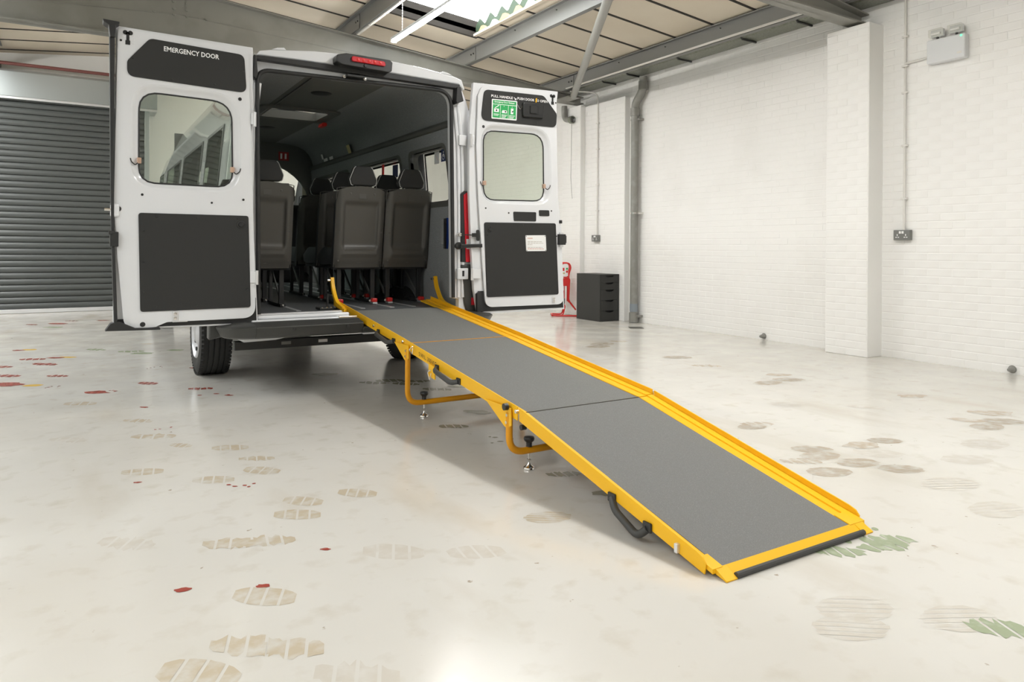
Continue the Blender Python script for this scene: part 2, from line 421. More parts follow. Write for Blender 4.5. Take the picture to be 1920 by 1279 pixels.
MB().prism(hood_prof, SHX0 - 0.1, 1.1, 'x').build('casing', M_HOOD, hood, smooth=0)
MB().box(SHX0 - 0.1, 1.1, 13.255, 13.275, 3.30, 3.335).build('lower_lip', M_ALU, hood, smooth=0, bevel=0.003)
for x in (-3.0, -1.55, 0.62): MB().box(x, x + 0.05, 13.24, 13.29, 3.74, 3.80).build('bracket', M_STEEL, hood, smooth=0)
rp = thing('fire_main_pipe', 'thin red pipe running along the wall above the shutter hood', 'pipe', (-1.5, 13.33, 3.85))
MB().cyl((-4.9, 13.33, 3.85), (3.2, 13.33, 3.85), 0.026, 14).build('pipe', mat('red_oxide_pipe', (0.17, 0.055, 0.048), 0.5), rp)
for x in (-3.6, -1.12, 1.8): MB().box(x, x + 0.05, 13.28, 13.79, 3.82, 3.93).build('pipe_bracket', M_BLK, rp, smooth=0)

# ceiling: boards between dark joints, carried by purlins
JOINTS = [9.164 + 0.627 * k for k in range(-28, 9)]
PURX = [6.5, 4.78, 3.08, 1.42, 0.58, -1.08, -2.78, -4.5]
ceil_o = MB()
sheet = []
BREAKS = [-5.2, -4.3, -1.16, APEX_X, 3.16, 4.60, 7.2]
YB = sorted({-8.4, 14.1} | {y for r in ROOFLIGHTS for y in r[2:]})
for i in range(len(BREAKS) - 1):
    for j in range(len(YB) - 1):
        xa, xb, ya, yb = BREAKS[i], BREAKS[i + 1], YB[j], YB[j + 1]
        if any(abs(xa - r[0]) < 0.01 and abs(ya - r[2]) < 0.01 for r in ROOFLIGHTS): continue
        z = [roof_z(xa) + 0.05, roof_z(xb) + 0.05]
        ceil_o.add([(xa, ya, z[0]), (xb, ya, z[1]), (xb, yb, z[1]), (xa, yb, z[0]), (xa, ya, z[0] + 0.06), (xb, ya, z[1] + 0.06), (xb, yb, z[1] + 0.06), (xa, yb, z[0] + 0.06)],
                   [(0, 1, 2, 3), (7, 6, 5, 4), (0, 4, 5, 1), (1, 5, 6, 2), (2, 6, 7, 3), (3, 7, 4, 0)])
ceiling = ceil_o.build('ceiling', M_CEILBACK, kind='structure', smooth=0)
rest = MB()
XB = [7.2, 6.5, 4.78, 3.08, APEX_X, -1.08, -2.78, -5.2]
def in_rooflight(x, y): return any(r[0] - 0.02 < x < r[1] + 0.02 and r[2] < y < r[3] for r in ROOFLIGHTS)
for j in range(len(JOINTS) - 1):
    ya, yb = JOINTS[j] + 0.017, JOINTS[j + 1] - 0.017
    for i in range(len(XB) - 1):
        xb, xa = XB[i], XB[i + 1]
        if in_rooflight((xa + xb) / 2, (ya + yb) / 2):
            pieces = [(xa, 3.16), (4.60, xb)] if xa > 0 else [(xa, -4.3), (-1.16, xb)]
        else: pieces = [(xa, xb)]
        for (a, b) in pieces:
            if b - a < 0.02 or a < xa - 0.001 or b > xb + 0.001: continue
            za, zb = roof_z(a), roof_z(b)
            v = [(a, ya, za), (b, ya, zb), (b, yb, zb), (a, yb, za), (a, ya, za + 0.055), (b, ya, zb + 0.055), (b, yb, zb + 0.055), (a, yb, za + 0.055)]
            f = [(0, 1, 2, 3), (7, 6, 5, 4), (0, 4, 5, 1), (1, 5, 6, 2), (2, 6, 7, 3), (3, 7, 4, 0)]
            if ya > 4.0 and b > -2.5: MB().add(v, f).build('panel', M_CEIL, ceiling, smooth=0)
            else: rest.add(v, f)
for y in JOINTS:
    for (a, b) in ((APEX_X, 6.9), (-4.95, APEX_X)):
        cuts = sorted((r[0], r[1]) for r in ROOFLIGHTS if r[2] - 0.01 < y < r[3] - 0.06 and a - 0.01 <= r[0] <= b)
        spans, c0 = [], a
        for (u, v) in cuts: spans.append((c0, u)); c0 = v
        spans.append((c0, b))
        for (u, v) in spans:
            if y > 3.5: MB().bar((u, y, roof_z(u) - 0.002), (v, y, roof_z(v) - 0.002), 0.034, 0.012).build('joint_strip', M_CEILBACK, ceiling, smooth=0)
rest.build('roof_boards', M_CEIL, ceiling, smooth=0, kind='stuff')

# rooflights: corrugated clear sheet over a framed opening, green sheet edge and broken foam fillers along the purlin
for n, (x0, x1, y0, y1) in enumerate(ROOFLIGHTS):
    win = MB()
    for (a, b, c, d) in ((x0 - 0.02, x1 + 0.02, y1, y1 + 0.05), (x0 - 0.02, x1 + 0.02, y0 - 0.05, y0)):
        za, zb = roof_z(a), roof_z(b)
        win.add([(a, c, za - 0.02), (b, c, zb - 0.02), (b, d, zb - 0.02), (a, d, za - 0.02), (a, c, za + 0.2), (b, c, zb + 0.2), (b, d, zb + 0.2), (a, d, za + 0.2)],
                [(0, 1, 2, 3), (7, 6, 5, 4), (0, 4, 5, 1), (1, 5, 6, 2), (2, 6, 7, 3), (3, 7, 4, 0)])
    w = win.build('window_%d' % (n + 1), M_CEILBACK, kind='structure', smooth=0)
    ys = [y0 + (y1 - y0) * k / 88 for k in range(89)]
    def wave(y): return 0.055 * (abs(((y / 0.29) % 1) * 2 - 1) * 2 - 1)
    g = MB().grid(lambda a, y: (a, y, roof_z(a) + 0.19 + wave(y)), [x0 - 0.05, (x0 + x1) / 2, x1 + 0.05], ys)
    g.build('rooflight_sheet', M_GRP, w, smooth=0, label='clear corrugated rooflight sheet')
    for (xx, s) in ((x1, 1), (x0, -1)):
        g = MB().grid(lambda t, y: (xx - s * 0.012, y, roof_z(xx) - 0.01 + (0.17 + 1.1 * wave(y)) * t), [0, 1], ys)
        g.build('green_sheet_edge', M_GRSH, w, smooth=0, label='zigzag edge of the green roof sheet')
    if n == 0:
        for k in range(10):
            yc = 8.265 - k * 0.29; zz = roof_z(x1) + 0.0
            hgt = 0.085 + random.uniform(-0.02, 0.02)
            MB().prism([(yc - 0.12, zz), (yc + 0.12, zz), (yc + 0.03, zz + hgt), (yc - 0.025, zz + hgt * 0.95)], x1 - 0.035 - random.uniform(0, 0.03), x1 + 0.01, 'x').build('foam_filler', M_FOAM if k % 3 != 1 else M_WHITE, w, smooth=0)
        MB().bar((x1 - 0.035, 8.5, roof_z(x1) - 0.005), (x1 - 0.03, 5.5, roof_z(x1) - 0.005), 0.05, 0.03).build('ragged_board_edge', M_CEIL, w, smooth=0)

# steel frame
def rafter(y, label):
    o = thing('portal_rafter', label, 'beam', (1.0, y, 3.4), 'grey portal rafters')
    def top(x): return 3.515 + 0.102 * (6.5 - abs(x - 1.0) - 1.0)
    def bot(x): return 3.435 if -3.0 < x < 5.0 else (3.385 if x < 6 and x > -4 else 3.370)
    xs = [-4.9, -3.6, -2.9, 1.0, 4.8, 5.5, 6.86]
    web = [(x, bot(x)) for x in xs] + [(x, top(x) - 0.012) for x in reversed(xs)]
    MB().prism(web, y + 0.082, y + 0.094).build('web', M_STEEL, o, smooth=0)
    for nm, fn, h in (('top_flange', top, -0.014), ('bottom_flange', bot, 0.014)):
        mb = MB()
        for a, b in zip(xs[:-1], xs[1:]):
            za, zb = fn(a), fn(b)
            mb.add([(a, y, za), (b, y, zb), (b, y + 0.176, zb), (a, y + 0.176, za), (a, y, za + h), (b, y, zb + h), (b, y + 0.176, zb + h), (a, y + 0.176, za + h)],
                   [(0, 1, 2, 3), (7, 6, 5, 4), (0, 4, 5, 1), (1, 5, 6, 2), (2, 6, 7, 3), (3, 7, 4, 0)])
        mb.build(nm, M_STEEL, o, smooth=0)
    s1 = MB()   # weld seam of the deepened beam
    for a, b in (((1.0, 3.79), (5.2, 3.51)), ((1.0, 3.79), (-3.2, 3.51))):
        s1.bar((a[0], y + 0.081, a[1]), (b[0], y + 0.081, b[1]), 0.010, 0.009)
    s1.build('weld_seam', M_STEEL, o, smooth=0)
    for bx in (0.72, 0.93, 1.07, 1.28):
        for bz in (3.78, 3.85, 3.93):
            if abs(bx - 1) < 0.2 or bz == 3.78:
                MB().lathe([(0.001, -0.018), (0.017, -0.018), (0.017, 0), (0.001, 0)], (bx, y + 0.082, bz), 'y', 6).build('bolt', M_STEEL, o, smooth=0)
    return o
rafter(4.30, 'near grey steel rafter whose end rests on the white brick pilaster')
rafter(9.10, 'far grey steel rafter passing over the van roof')
rafter(-0.5, 'grey steel rafter behind the viewpoint')
PNAMES = ['first grey purlin from the right wall, white trunking under it', 'second grey purlin from the right wall, right of the rooflight',
          'third grey purlin from the right wall, left of the rooflight', 'grey purlin just right of the roof apex', 'grey purlin just left of the roof apex',
          'fourth purlin from the left wall', 'third purlin from the left wall', 'second purlin from the left wall']
for px, lab in zip(PURX, PNAMES):
    o = thing('purlin', lab, 'beam', (px, 2.7, roof_z(px) - 0.2), 'grey cold-rolled purlins under the roof boards')
    zt = roof_z(px) - 0.014; zb = zt - 0.205; s = 1 if px > APEX_X else -1
    w = 0.062
    P = [(px - s * w, zt), (px - s * w, zt - 0.012), (px - s * 0.006, zt - 0.006), (px - s * 0.006, zb), (px + s * w, zb), (px + s * w, zb + 0.016), (px + s * (w - .004), zb + 0.016), (px + s * (w - .004), zb + 0.005), (px, zb + 0.005), (px, zt)]
    MB().prism(P, -8.1, 13.24).build('section', M_PURLIN, o, smooth=0)
    for ry in (4.30, 9.10):
        c = MB().box(px - s * 0.012 - 0.004, px - s * 0.012 + 0.004, ry - 0.24, ry + 0.30, zb + 0.01, zt - 0.01); c.build('cleat', M_PURLIN, o, smooth=0)
        for dy in (-0.19, -0.12): MB().lathe([(0.001, -0.014), (0.012, -0.014), (0.012, 0.014), (0.001, 0.014)], (px - s * 0.012, ry + dy, zb + 0.11), 'x', 6).build('bolt', M_BLK, o, smooth=0)
    for k in range(4):
        MB().lathe([(0.001, -0.012), (0.007, -0.012), (0.007, 0.012), (0.001, 0.012)], (px - s * 0.01, 5.0 + k * 0.93, zt - 0.05), 'x', 8).build('fixing', M_BLK, o, smooth=0)
tr = thing('cable_trunking', 'thin white trunking strip fixed under the purlin nearest the right wall', 'trunking', (6.45, 6.7, 3.54))
MB().box(6.435, 6.46, 4.5, 9.0, 3.538, 3.556).build('strip', M_COND, tr, smooth=0)
tr2 = thing('cable_trunking', 'white trunking pieces under the purlin left of the rooflight', 'trunking', (3.1, 6.7, 3.88))
for k in range(9): MB().box(3.10, 3.135, 4.6 + k * 0.5, 5.07 + k * 0.5, roof_z(3.08) - 0.240, roof_z(3.08) - 0.2215).build('strip', M_COND, tr2, smooth=0)
br = thing('roof_brace', 'grey tubular roof brace running diagonally from the eaves', 'brace', (6.4, 8.8, 3.4))
MB().cyl((6.44, 8.80, 3.40), (3.84, 4.45, 3.66), 0.05, 18).build('tube', mat('light_grey_tube', (0.30, 0.295, 0.27), 0.4), br)
MB().box(6.34, 6.56, 8.78, 9.12, 3.375, 3.392).build('end_plate', M_STEEL, br, smooth=0)
gt = thing('valley_gutter', 'galvanised box gutter along the top of the right wall', 'gutter', (6.7, 7, 3.56))
gp = [(6.58, 3.79), (6.61, 3.60), (6.67, 3.56), (6.91, 3.56), (6.91, 3.57), (6.68, 3.57), (6.62, 3.605), (6.59, 3.79)]
MB().prism(gp, -8, 13.79).build('channel', M_GALV, gt, smooth=0)
for y in (1.5, 3.2, 4.99, 5.75, 6.8, 7.8, 8.35, 10.0, 11.2):
    MB().tube([(6.565, y, 3.72), (6.60, y, 3.595), (6.66, y, 3.548), (6.90, y, 3.546)], 0.012, 6).build('hanger', M_BLK, gt, smooth=0)

# ================================================================== WALL FIXTURES
dp = thing('soil_pipe', 'grey plastic downpipe with a swan neck on the right wall', 'pipe', (6.84, 7.84, 0))
px, py = 6.845, 7.85
MB().cyl((px, py, 0), (px, py, 3.0), 0.056, 24).build('pipe', M_PVC, dp)
MB().tube(bend([(px, py, 2.98), (px, py, 3.16), (px + 0.0, py - 0.17, 3.33), (px, py - 0.17, 3.52)], 0.10, 8), 0.056, 24).build('swan_neck', M_PVC, dp)
for z0, z1, yy in ((2.98, 3.10, py), (3.33, 3.46, py - 0.17), (0.0, 0.15, py)):
    MB().lathe([(0.057, z0), (0.067, z0 + 0.005), (0.067, z1 - 0.005), (0.057, z1)], (px, yy, 0), 'z', 24).build('socket_collar', M_PVC, dp)
MB().lathe([(0.0572, 0.16), (0.0585, 0.165), (0.0585, 0.27), (0.0572, 0.275)], (px, py, 0), 'z', 24).build('repair_sleeve', mat('pale_blue_pipe_sleeve', (0.22, 0.25, 0.28), 0.4), dp, label='pale blue pipe sleeve')
for z in (2.93, 1.58, 0.10):
    b = MB().lathe([(0.057, z - 0.012), (0.062, z - 0.012), (0.062, z + 0.012), (0.057, z + 0.012)], (px, py, 0), 'z', 24)
    b.box(px - 0.01, WALL_X, py - 0.10, py - 0.06, z - 0.014, z + 0.014); b.build('pipe_clip', M_CHROME if 1 < z < 2 else M_PVC, dp, smooth=0)
rs = thing('pipe_stub', 'short grey pipe elbow under the far rafter with a hanging wire', 'pipe', (6.72, 9.35, 3.1))
MB().tube(bend([(6.70, 9.4, 3.37), (6.70, 9.4, 3.15), (6.70, 9.22, 3.12)], 0.09, 8), 0.045, 18).build('elbow', M_PVC, rs)
MB().lathe([(0.045, -0.03), (0.06, -0.03), (0.06, 0.03), (0.001, 0.03)], (6.70, 9.20, 3.12), 'y', 18).build('end_collar', M_GALV, rs)
MB().tube([(6.70, 9.20, 3.07), (6.705, 9.21, 2.6), (6.69, 9.2, 2.2), (6.71, 9.2, 1.95), (6.70, 9.17, 1.86)], 0.0035, 5).build('wire', M_PVC, rs)

def socket(x, yc, zc, w, h, label):
    o = thing('double_socket', label, 'socket', (x, yc, zc), 'metal double sockets on the right wall')
    MB().box(x - 0.042, x, yc - w / 2, yc + w / 2, zc - h / 2, zc + h / 2).build('back_box', M_SOCK, o, smooth=0, bevel=0.004)
    f = MB().box(x - 0.046, x - 0.042, yc - w / 2 + 0.004, yc + w / 2 - 0.004, zc - h / 2 + 0.004, zc + h / 2 - 0.004); f.build('face_plate', M_SOCK, o, smooth=0)
    for s in (-1, 1):
        for dy, dz, a, b in ((0, 0.0, 0.004, 0.009), (-0.011, -0.022, 0.007, 0.004), (0.011, -0.022, 0.007, 0.004)):
            MB().box(x - 0.048, x - 0.046, yc + s * w * 0.25 + dy - a, yc + s * w * 0.25 + dy + a, zc + dz - b, zc + dz + b).build('pin_slot', M_WHITE if x > 6.9 else M_WHITE, o, smooth=0)
        MB().box(x - 0.052, x - 0.046, yc + s * w * 0.08 - 0.009, yc + s * w * 0.08 + 0.009, zc + h * 0.14, zc + h * 0.38).build('switch', M_WHITE, o, smooth=0)
    return o
socket(WALL_X, 3.965, 1.222, 0.165, 0.10, 'grey metal double socket on the wall right of the near pilaster')
socket(6.835, 8.70, 1.225, 0.165, 0.10, 'grey metal double socket on the wall above the charcoal drawer unit')
def conduit(label, loc, runs, saddles):
    o = thing('conduit', label, 'conduit', loc)
    for r in runs: MB().tube(r, 0.011, 10).build('tube', M_COND, o)
    for p in saddles: MB().box(p[0] - 0.014, p[0] + 0.016, p[1] - 0.03, p[1] + 0.03, p[2] - 0.009, p[2] + 0.009).build('saddle', M_COND, o, smooth=0)
    return o
cx = WALL_X - 0.018
conduit('white conduit dropping to the socket right of the near pilaster', (cx, 3.955, 1.27),
        [[(cx, 3.955, 3.545), (cx, 3.955, 1.27)], bend([(cx, 3.955, 2.86), (cx, 3.955, 2.905), (cx, 3.72, 2.915)], 0.03)],
        [(cx, 3.955, z) for z in (3.17, 2.88, 2.62, 2.10, 1.58)])
cx2 = 6.835 - 0.016
conduit('white conduit dropping to the socket above the drawer unit', (cx2, 8.68, 1.27),
        [bend([(6.48, 8.95, 3.50), (6.78, 8.80, 3.50), (cx2, 8.68, 3.44), (cx2, 8.68, 1.27)], 0.09)], [(cx2, 8.68, z) for z in (3.0, 2.6, 2.05, 1.65)])

em = thing('emergency_light', 'white twin-head emergency light high on the right wall', 'emergency light', (WALL_X, 3.54, 2.83))
MB().box(WALL_X - 0.085, WALL_X, 3.375, 3.715, 2.835, 3.055).build('enclosure', M_WPL, em, smooth=0, bevel=0.010)
for yc in (3.625, 3.455):
    h = MB().box(WALL_X - 0.075, WALL_X - 0.045, yc - 0.058, yc + 0.058, 3.075, 3.145).build('lamp_head', M_WPL, em, smooth=0, bevel=0.006)
    MB().box(WALL_X - 0.115, WALL_X - 0.076, yc - 0.062, yc + 0.062, 3.072, 3.148).build('lens', M_CLEAR, h, smooth=0, bevel=0.008)
    MB().cyl((WALL_X - 0.09, yc - 0.04, 3.105), (WALL_X - 0.09, yc + 0.04, 3.105), 0.011, 10).build('lamp', M_WHITE, h)
    MB().cyl((WALL_X - 0.06, yc, 3.05), (WALL_X - 0.06, yc, 3.08), 0.012, 8).build('pivot', M_BLK, h)
MB().lathe([(0.0, -0.004), (0.009, -0.003), (0.010, 0)], (WALL_X - 0.087, 3.405, 3.035), 'x', 10).build('indicator', M_LEDG, em)
MB().box(WALL_X - 0.0868, WALL_X - 0.085, 3.40, 3.44, 2.875, 2.895).build('maker_plate', M_COND, em, smooth=0)

# strip lights on chains, one row
def strip_light(yc, label, SX=3.37):
    before = set(COL.objects)
    o = thing('strip_light', label, 'strip light', (3.37, yc, 3.66), 'LED strip lights')
    L = 1.0
    MB().box(3.335, 3.405, yc - L, yc + L, 3.675, 3.71).build('housing', M_WPL, o, smooth=0, bevel=0.005)
    P = [(3.37 + 0.034 * math.cos(a), 3.674 + 0.03 * math.sin(a)) for a in [math.pi + math.pi * k / 10 for k in range(11)]]
    MB().prism(P, yc - L + 0.01, yc + L - 0.01).build('diffuser', M_LED, o, smooth=40)
    for s in (-1, 1): MB().box(3.333, 3.407, yc + s * L - 0.008, yc + s * L + 0.008, 3.645, 3.712).build('end_cap', M_WPL, o, smooth=0, bevel=0.004)
    for s in (-0.72, 0.72):
        c = MB(); z = 3.71; k = 0
        while z < roof_z(3.4) - 0.01:
            if k % 2: c.box(3.366, 3.374, yc + s - 0.0015, yc + s + 0.0015, z, z + 0.02)
            else: c.box(3.3685, 3.3715, yc + s - 0.004, yc + s + 0.004, z, z + 0.02)
            z += 0.017; k += 1
        c.build('chain', M_CHROME, o, smooth=0)
    o.location.x = SX
strip_light(7.44, 'lit white strip light hanging beside the rooflight above the van')
strip_light(3.1, 'lit strip light hanging in front of the near rafter')
strip_light(-1.75, 'lit strip light hanging above the viewpoint')
strip_light(11.5, 'lit strip light hanging in front of the shutter left of the van', -1.7)
strip_light(11.2, 'unseen strip light added beyond the far rafter to brighten the far end')  # extra lamp, added to lift the light on the far walls

# ================================================================== DRAWERS, EXTINGUISHER, FLOOR COVER
dr = thing('drawer_unit', 'charcoal drawer unit with five drawers standing by the pier', 'drawer unit', (6.67, 8.45, 0))
x0, x1, y0, y1, H = 6.470, 6.830, 8.16, 8.725, 0.69
c = MB(); c.box(x0, x0 + 0.018, y0, y1, 0, H); c.box(x1 - 0.018, x1, y0, y1, 0, H); c.box(x0 + 0.018, x1 - 0.018, y0, y1, H - 0.018, H)
c.box(x0 + 0.018, x1 - 0.018, y1 - 0.01, y1, 0, H - 0.018); c.box(x0 + 0.018, x1 - 0.018, y0 + 0.05, y1 - 0.01, 0, 0.03)
c.build('carcass', M_DRAW, dr, smooth=0, bevel=0.002)
zt = H - 0.02
for h in (0.105, 0.105, 0.152, 0.152, 0.152):
    zb = zt - h
    f = MB()
    xa, xb, xm = x0 + 0.021, x1 - 0.021, (x0 + x1) / 2
    out = [(xa, zb + 0.003), (xb, zb + 0.003), (xb, zt)] + [(xm + 0.075 * math.cos(a), zt - 0.028 * math.sin(a) ** 0.7) for a in [math.pi * k / 12 for k in range(13)]] + [(xa, zt)]
    f.prism(out, y0 + 0.002, y0 + 0.02); f.box(xa + 0.01, xb - 0.01, y0 + 0.06, y1 - 0.03, zb + 0.01, zb + 0.03)
    d = f.build('drawer', M_DRAW, dr, smooth=0)
    MB().box(xm - 0.08, xm + 0.08, y0 + 0.03, y0 + 0.034, zt - 0.05, zt - 0.001).build('handle_recess', M_BLACKP, d, smooth=0)
    zt = zb

R_ = Vector((math.cos(YAW), -math.sin(YAW), 0)); D_ = Vector((math.sin(YAW), math.cos(YAW), 0))
B0 = Vector((6.60, 9.17, 0)) - R_ * 0.06
def e(a, d, z): return B0 + R_ * a + D_ * d + Vector((0, 0, z))
st = thing('extinguisher_stand', 'red tubular fire extinguisher stand beside the drawer unit', 'extinguisher stand', tuple(e(0, 0, 0)))
for d in (-0.11, 0.11):
    MB().tube(bend([e(-0.17, d * 1.3, 0.014), e(0.0, d, 0.014), e(0.03, d, 0.16), e(0.0, d, 0.20), e(-0.09, d, 0.62), e(-0.06, d, 0.80)], 0.05), 0.011, 10).build('side_tube', M_RED, st)
    MB().tube(bend([e(0.02, d, 0.60), e(0.10, d, 0.60), e(0.085, d, 0.25), e(0.20, d, 0.10)], 0.04), 0.012, 8).build('rear_tube', M_RED, st)
MB().tube(bend([e(-0.12, -0.14, 0.014), e(0.0, -0.16, 0.012), e(0.22, -0.15, 0.012)], 0.04), 0.013, 8).build('foot_tube', M_RED, st)
MB().tube(bend([e(-0.17, -0.145, 0.014), e(-0.17, 0.145, 0.014)], 0.02), 0.014, 8).build('foot_tube', M_RED, st)
MB().tube(bend([e(-0.06, -0.11, 0.62), e(-0.07, -0.11, 0.72), e(-0.02, -0.11, 0.835), e(0.09, -0.11, 0.835), e(0.12, -0.11, 0.77), e(0.085, -0.11, 0.66), e(0.085, -0.11, 0.22)], 0.05), 0.012, 10).build('handle_loop', M_RED, st)
MB().tube(bend([e(-0.06, 0.11, 0.80), e(-0.02, 0.11, 0.835), e(0.09, 0.11, 0.835), e(0.12, 0.11, 0.77), e(0.085, 0.11, 0.66), e(0.085, 0.11, 0.22)], 0.05), 0.012, 10).build('handle_loop', M_RED, st)
def quad(mb, c, u, v, w, h, t=0.003):
    u, v = Vector(u).normalized(), Vector(v).normalized(); n = u.cross(v).normalized() * t; c = Vector(c)
    P = [c - u * w / 2 - v * h / 2, c + u * w / 2 - v * h / 2, c + u * w / 2 + v * h / 2, c - u * w / 2 + v * h / 2]
    mb.add([p for p in P] + [p + n for p in P], [(0, 1, 2, 3), (7, 6, 5, 4), (0, 4, 5, 1), (1, 5, 6, 2), (2, 6, 7, 3), (3, 7, 4, 0)]); return mb
sgn = quad(MB(), e(0.015, -0.10, 0.705), R_, (0, 0, 1), 0.12, 0.15).build('sign_plate', M_WHITE, st, smooth=0, label='white plate with red and green symbols')
Nf = Vector((0, 0, 0)) - D_
for (a, z, w, h, m) in ((-0.02, 0.735, 0.045, 0.05, M_RED), (0.042, 0.745, 0.028, 0.03, M_GREEN), (0.042, 0.70, 0.028, 0.035, M_RED), (-0.015, 0.675, 0.05, 0.02, M_YSIGN)):
    quad(MB(), e(0.015 + a, -0.1045, z), R_, (0, 0, 1), w, h, 0.001).build('print', m, sgn, smooth=0)
quad(MB(), e(0.03, -0.09, 0.535), R_, (0, 0, 1), 0.11, 0.12, 0.02).build('cross_plate', M_RED, st, smooth=0)
fe = thing('fire_extinguisher', 'red fire extinguisher cylinder half hidden by the open van door', 'fire extinguisher', tuple(e(-0.02, 0, 0.2)))
c0 = e(-0.035, -0.02, 0)
MB().lathe([(0.001, 0.20), (0.055, 0.20), (0.066, 0.21), (0.066, 0.52), (0.058, 0.56), (0.03, 0.59), (0.018, 0.61), (0.001, 0.61)], (c0.x, c0.y, 0), 'z', 24).build('cylinder', M_RED, fe)
MB().lathe([(0.067, 0.19), (0.069, 0.20), (0.069, 0.27), (0.067, 0.275)], (c0.x, c0.y, 0), 'z', 24).build('base_skirt', M_BLK, fe)
MB().tube([c0 + Vector((0, 0, 0.61)), c0 + Vector((0, 0, 0.64)), c0 - D_ * 0.06 + Vector((0, 0, 0.66))], 0.012, 8).build('valve', M_BLK, fe)
a0 = math.atan2(-D_.y, -D_.x)
MB().grid(lambda t, z: (c0.x + 0.0668 * math.cos(a0 + t), c0.y + 0.0668 * math.sin(a0 + t), z), [-0.8 + 0.2 * k for k in range(9)], [0.40, 0.50]).build('label_band', M_WHITE, fe)

fc = MB()
cxy = Vector((6.43, 7.32, 0))
for s in (1,):
    fc.prism([(cxy.x + 0.13 * math.cos(a), cxy.y + 0.13 * math.sin(a)) for a in [0.2 + math.pi / 2 * k for k in range(4)]], 0, 0.004, 'z')
tag(fc.build('floor_cover', M_SHELL, smooth=0), 'small dark square cover plate in the floor near the downpipe', 'floor cover')

for yy, lab in ((3.006, 'small grey pipe stub at the foot of the wall near the right edge'), (5.63, 'small grey pipe stub at the foot of the wall left of the near pilaster')):
    t = thing('pipe_stub', lab, 'pipe', (WALL_X, yy, 0.045), 'pipe stubs at the foot of the right wall')
    MB().lathe([(0.0, -0.07), (0.014, -0.068), (0.026, -0.02), (0.028, 0.0)], (WALL_X, yy, 0.045), 'x', 14).build('stub', M_PVC, t)
    MB().lathe([(0.028, -0.006), (0.034, -0.005), (0.034, 0.0)], (WALL_X, yy, 0.045), 'x', 14).build('flange', M_PVC, t)
# ================================================================== FLOOR MARKS (flaked paint and tread prints)
def top_face(mb, pts, z):
    z += random.uniform(0, 0.0004); mb.add([(p[0], p[1], z) for p in pts], [tuple(range(len(pts)))])
def blob(mb, x, y, rx, ry, ang, z, n=14, rough=0.35):
    ph = random.random() * 6; pts = []
    for k in range(n):
        a = 2 * math.pi * k / n; r = 1 + rough * (random.random() - 0.5) * 2 * 0.6
        u, v = rx * r * math.cos(a), ry * r * math.sin(a)
        pts.append((x + u * math.cos(ang) - v * math.sin(ang), y + u * math.sin(ang) + v * math.cos(ang)))
    top_face(mb, pts, z)
def tread(mb, x, y, L, Wd, ang, z, bars=4, ragged=0.0):
    """print of a shoe sole: bars cut out of an ellipse"""
    for k in range(bars):
        c = (k + 0.5) / bars * 2 - 1; hw = 0.82 / bars
        a, b = c - hw, c + hw
        up, dn = [], []
        for t in (0, 0.33, 0.67, 1):
            u = a + (b - a) * t; h = math.sqrt(max(0.02, 1 - (u * 0.93) ** 2)); sh = 0.25
            ru, rd = 1 - ragged * random.random(), 1 - ragged * random.random()
            up.append((u * L / 2 - sh * Wd / 2 * h * ru, h * Wd / 2 * ru)); dn.append((u * L / 2 + sh * Wd / 2 * h * rd, -h * Wd / 2 * rd))
        pts = [(x + u * math.cos(ang) - v * math.sin(ang), y + u * math.sin(ang) + v * math.cos(ang)) for u, v in dn + up[::-1]]
        top_face(mb, pts, z)
AN = -YAW
def lines(mb, x, y, L, Wd, ang, z, n=6):
    for k in range(n):
        v0, v1 = (k / n * 2 - 1) * Wd / 2, ((k + 0.84) / n * 2 - 1) * Wd / 2
        h = lambda v: math.sqrt(max(0.03, 1 - (v / (Wd / 2)) ** 2)) * L / 2
        a, b = h(v0) * random.uniform(0.86, 1.0), h(v1) * random.uniform(0.86, 1.0); sk = 0.35
        P = [(-a, v0), (-a * 0.3, v0 + 0.002), (a * 0.4, v0), (a, v0), (b, v1), (b * 0.2, v1 - 0.002), (-b, v1)]
        top_face(mb, [(x + (u + sk * v) * math.cos(ang) - v * math.sin(ang), y + (u + sk * v) * math.sin(ang) + v * math.cos(ang)) for u, v in P], z)
def marks(lst, m, nm, z):
    mb = MB()
    for it in lst:
        kind, x, y, s = it[0], it[1], it[2], it[3]; an = AN + random.uniform(-0.25, 0.25)
        if kind == 'b': blob(mb, x, y, 0.09 * s, 0.05 * s, an, z)
        elif kind == 't': tread(mb, x, y, 0.23 * s, 0.13 * s, an, z, 4, 0.1)
        elif kind == 'r': tread(mb, x, y, 0.23 * s, 0.13 * s, an, z, 4, 0.55)
        elif kind == 'l': lines(mb, x, y, 0.25 * s, 0.16 * s, an, z)
        elif kind == 's':
            for k in range(5): blob(mb, x + random.uniform(-.12, .12) * s, y + random.uniform(-.06, .06) * s, 0.02 * s * random.uniform(.4, 1), 0.012 * s, an, z, 7)
    o = mb.build(nm, m, floor_o, smooth=0, kind='stuff')
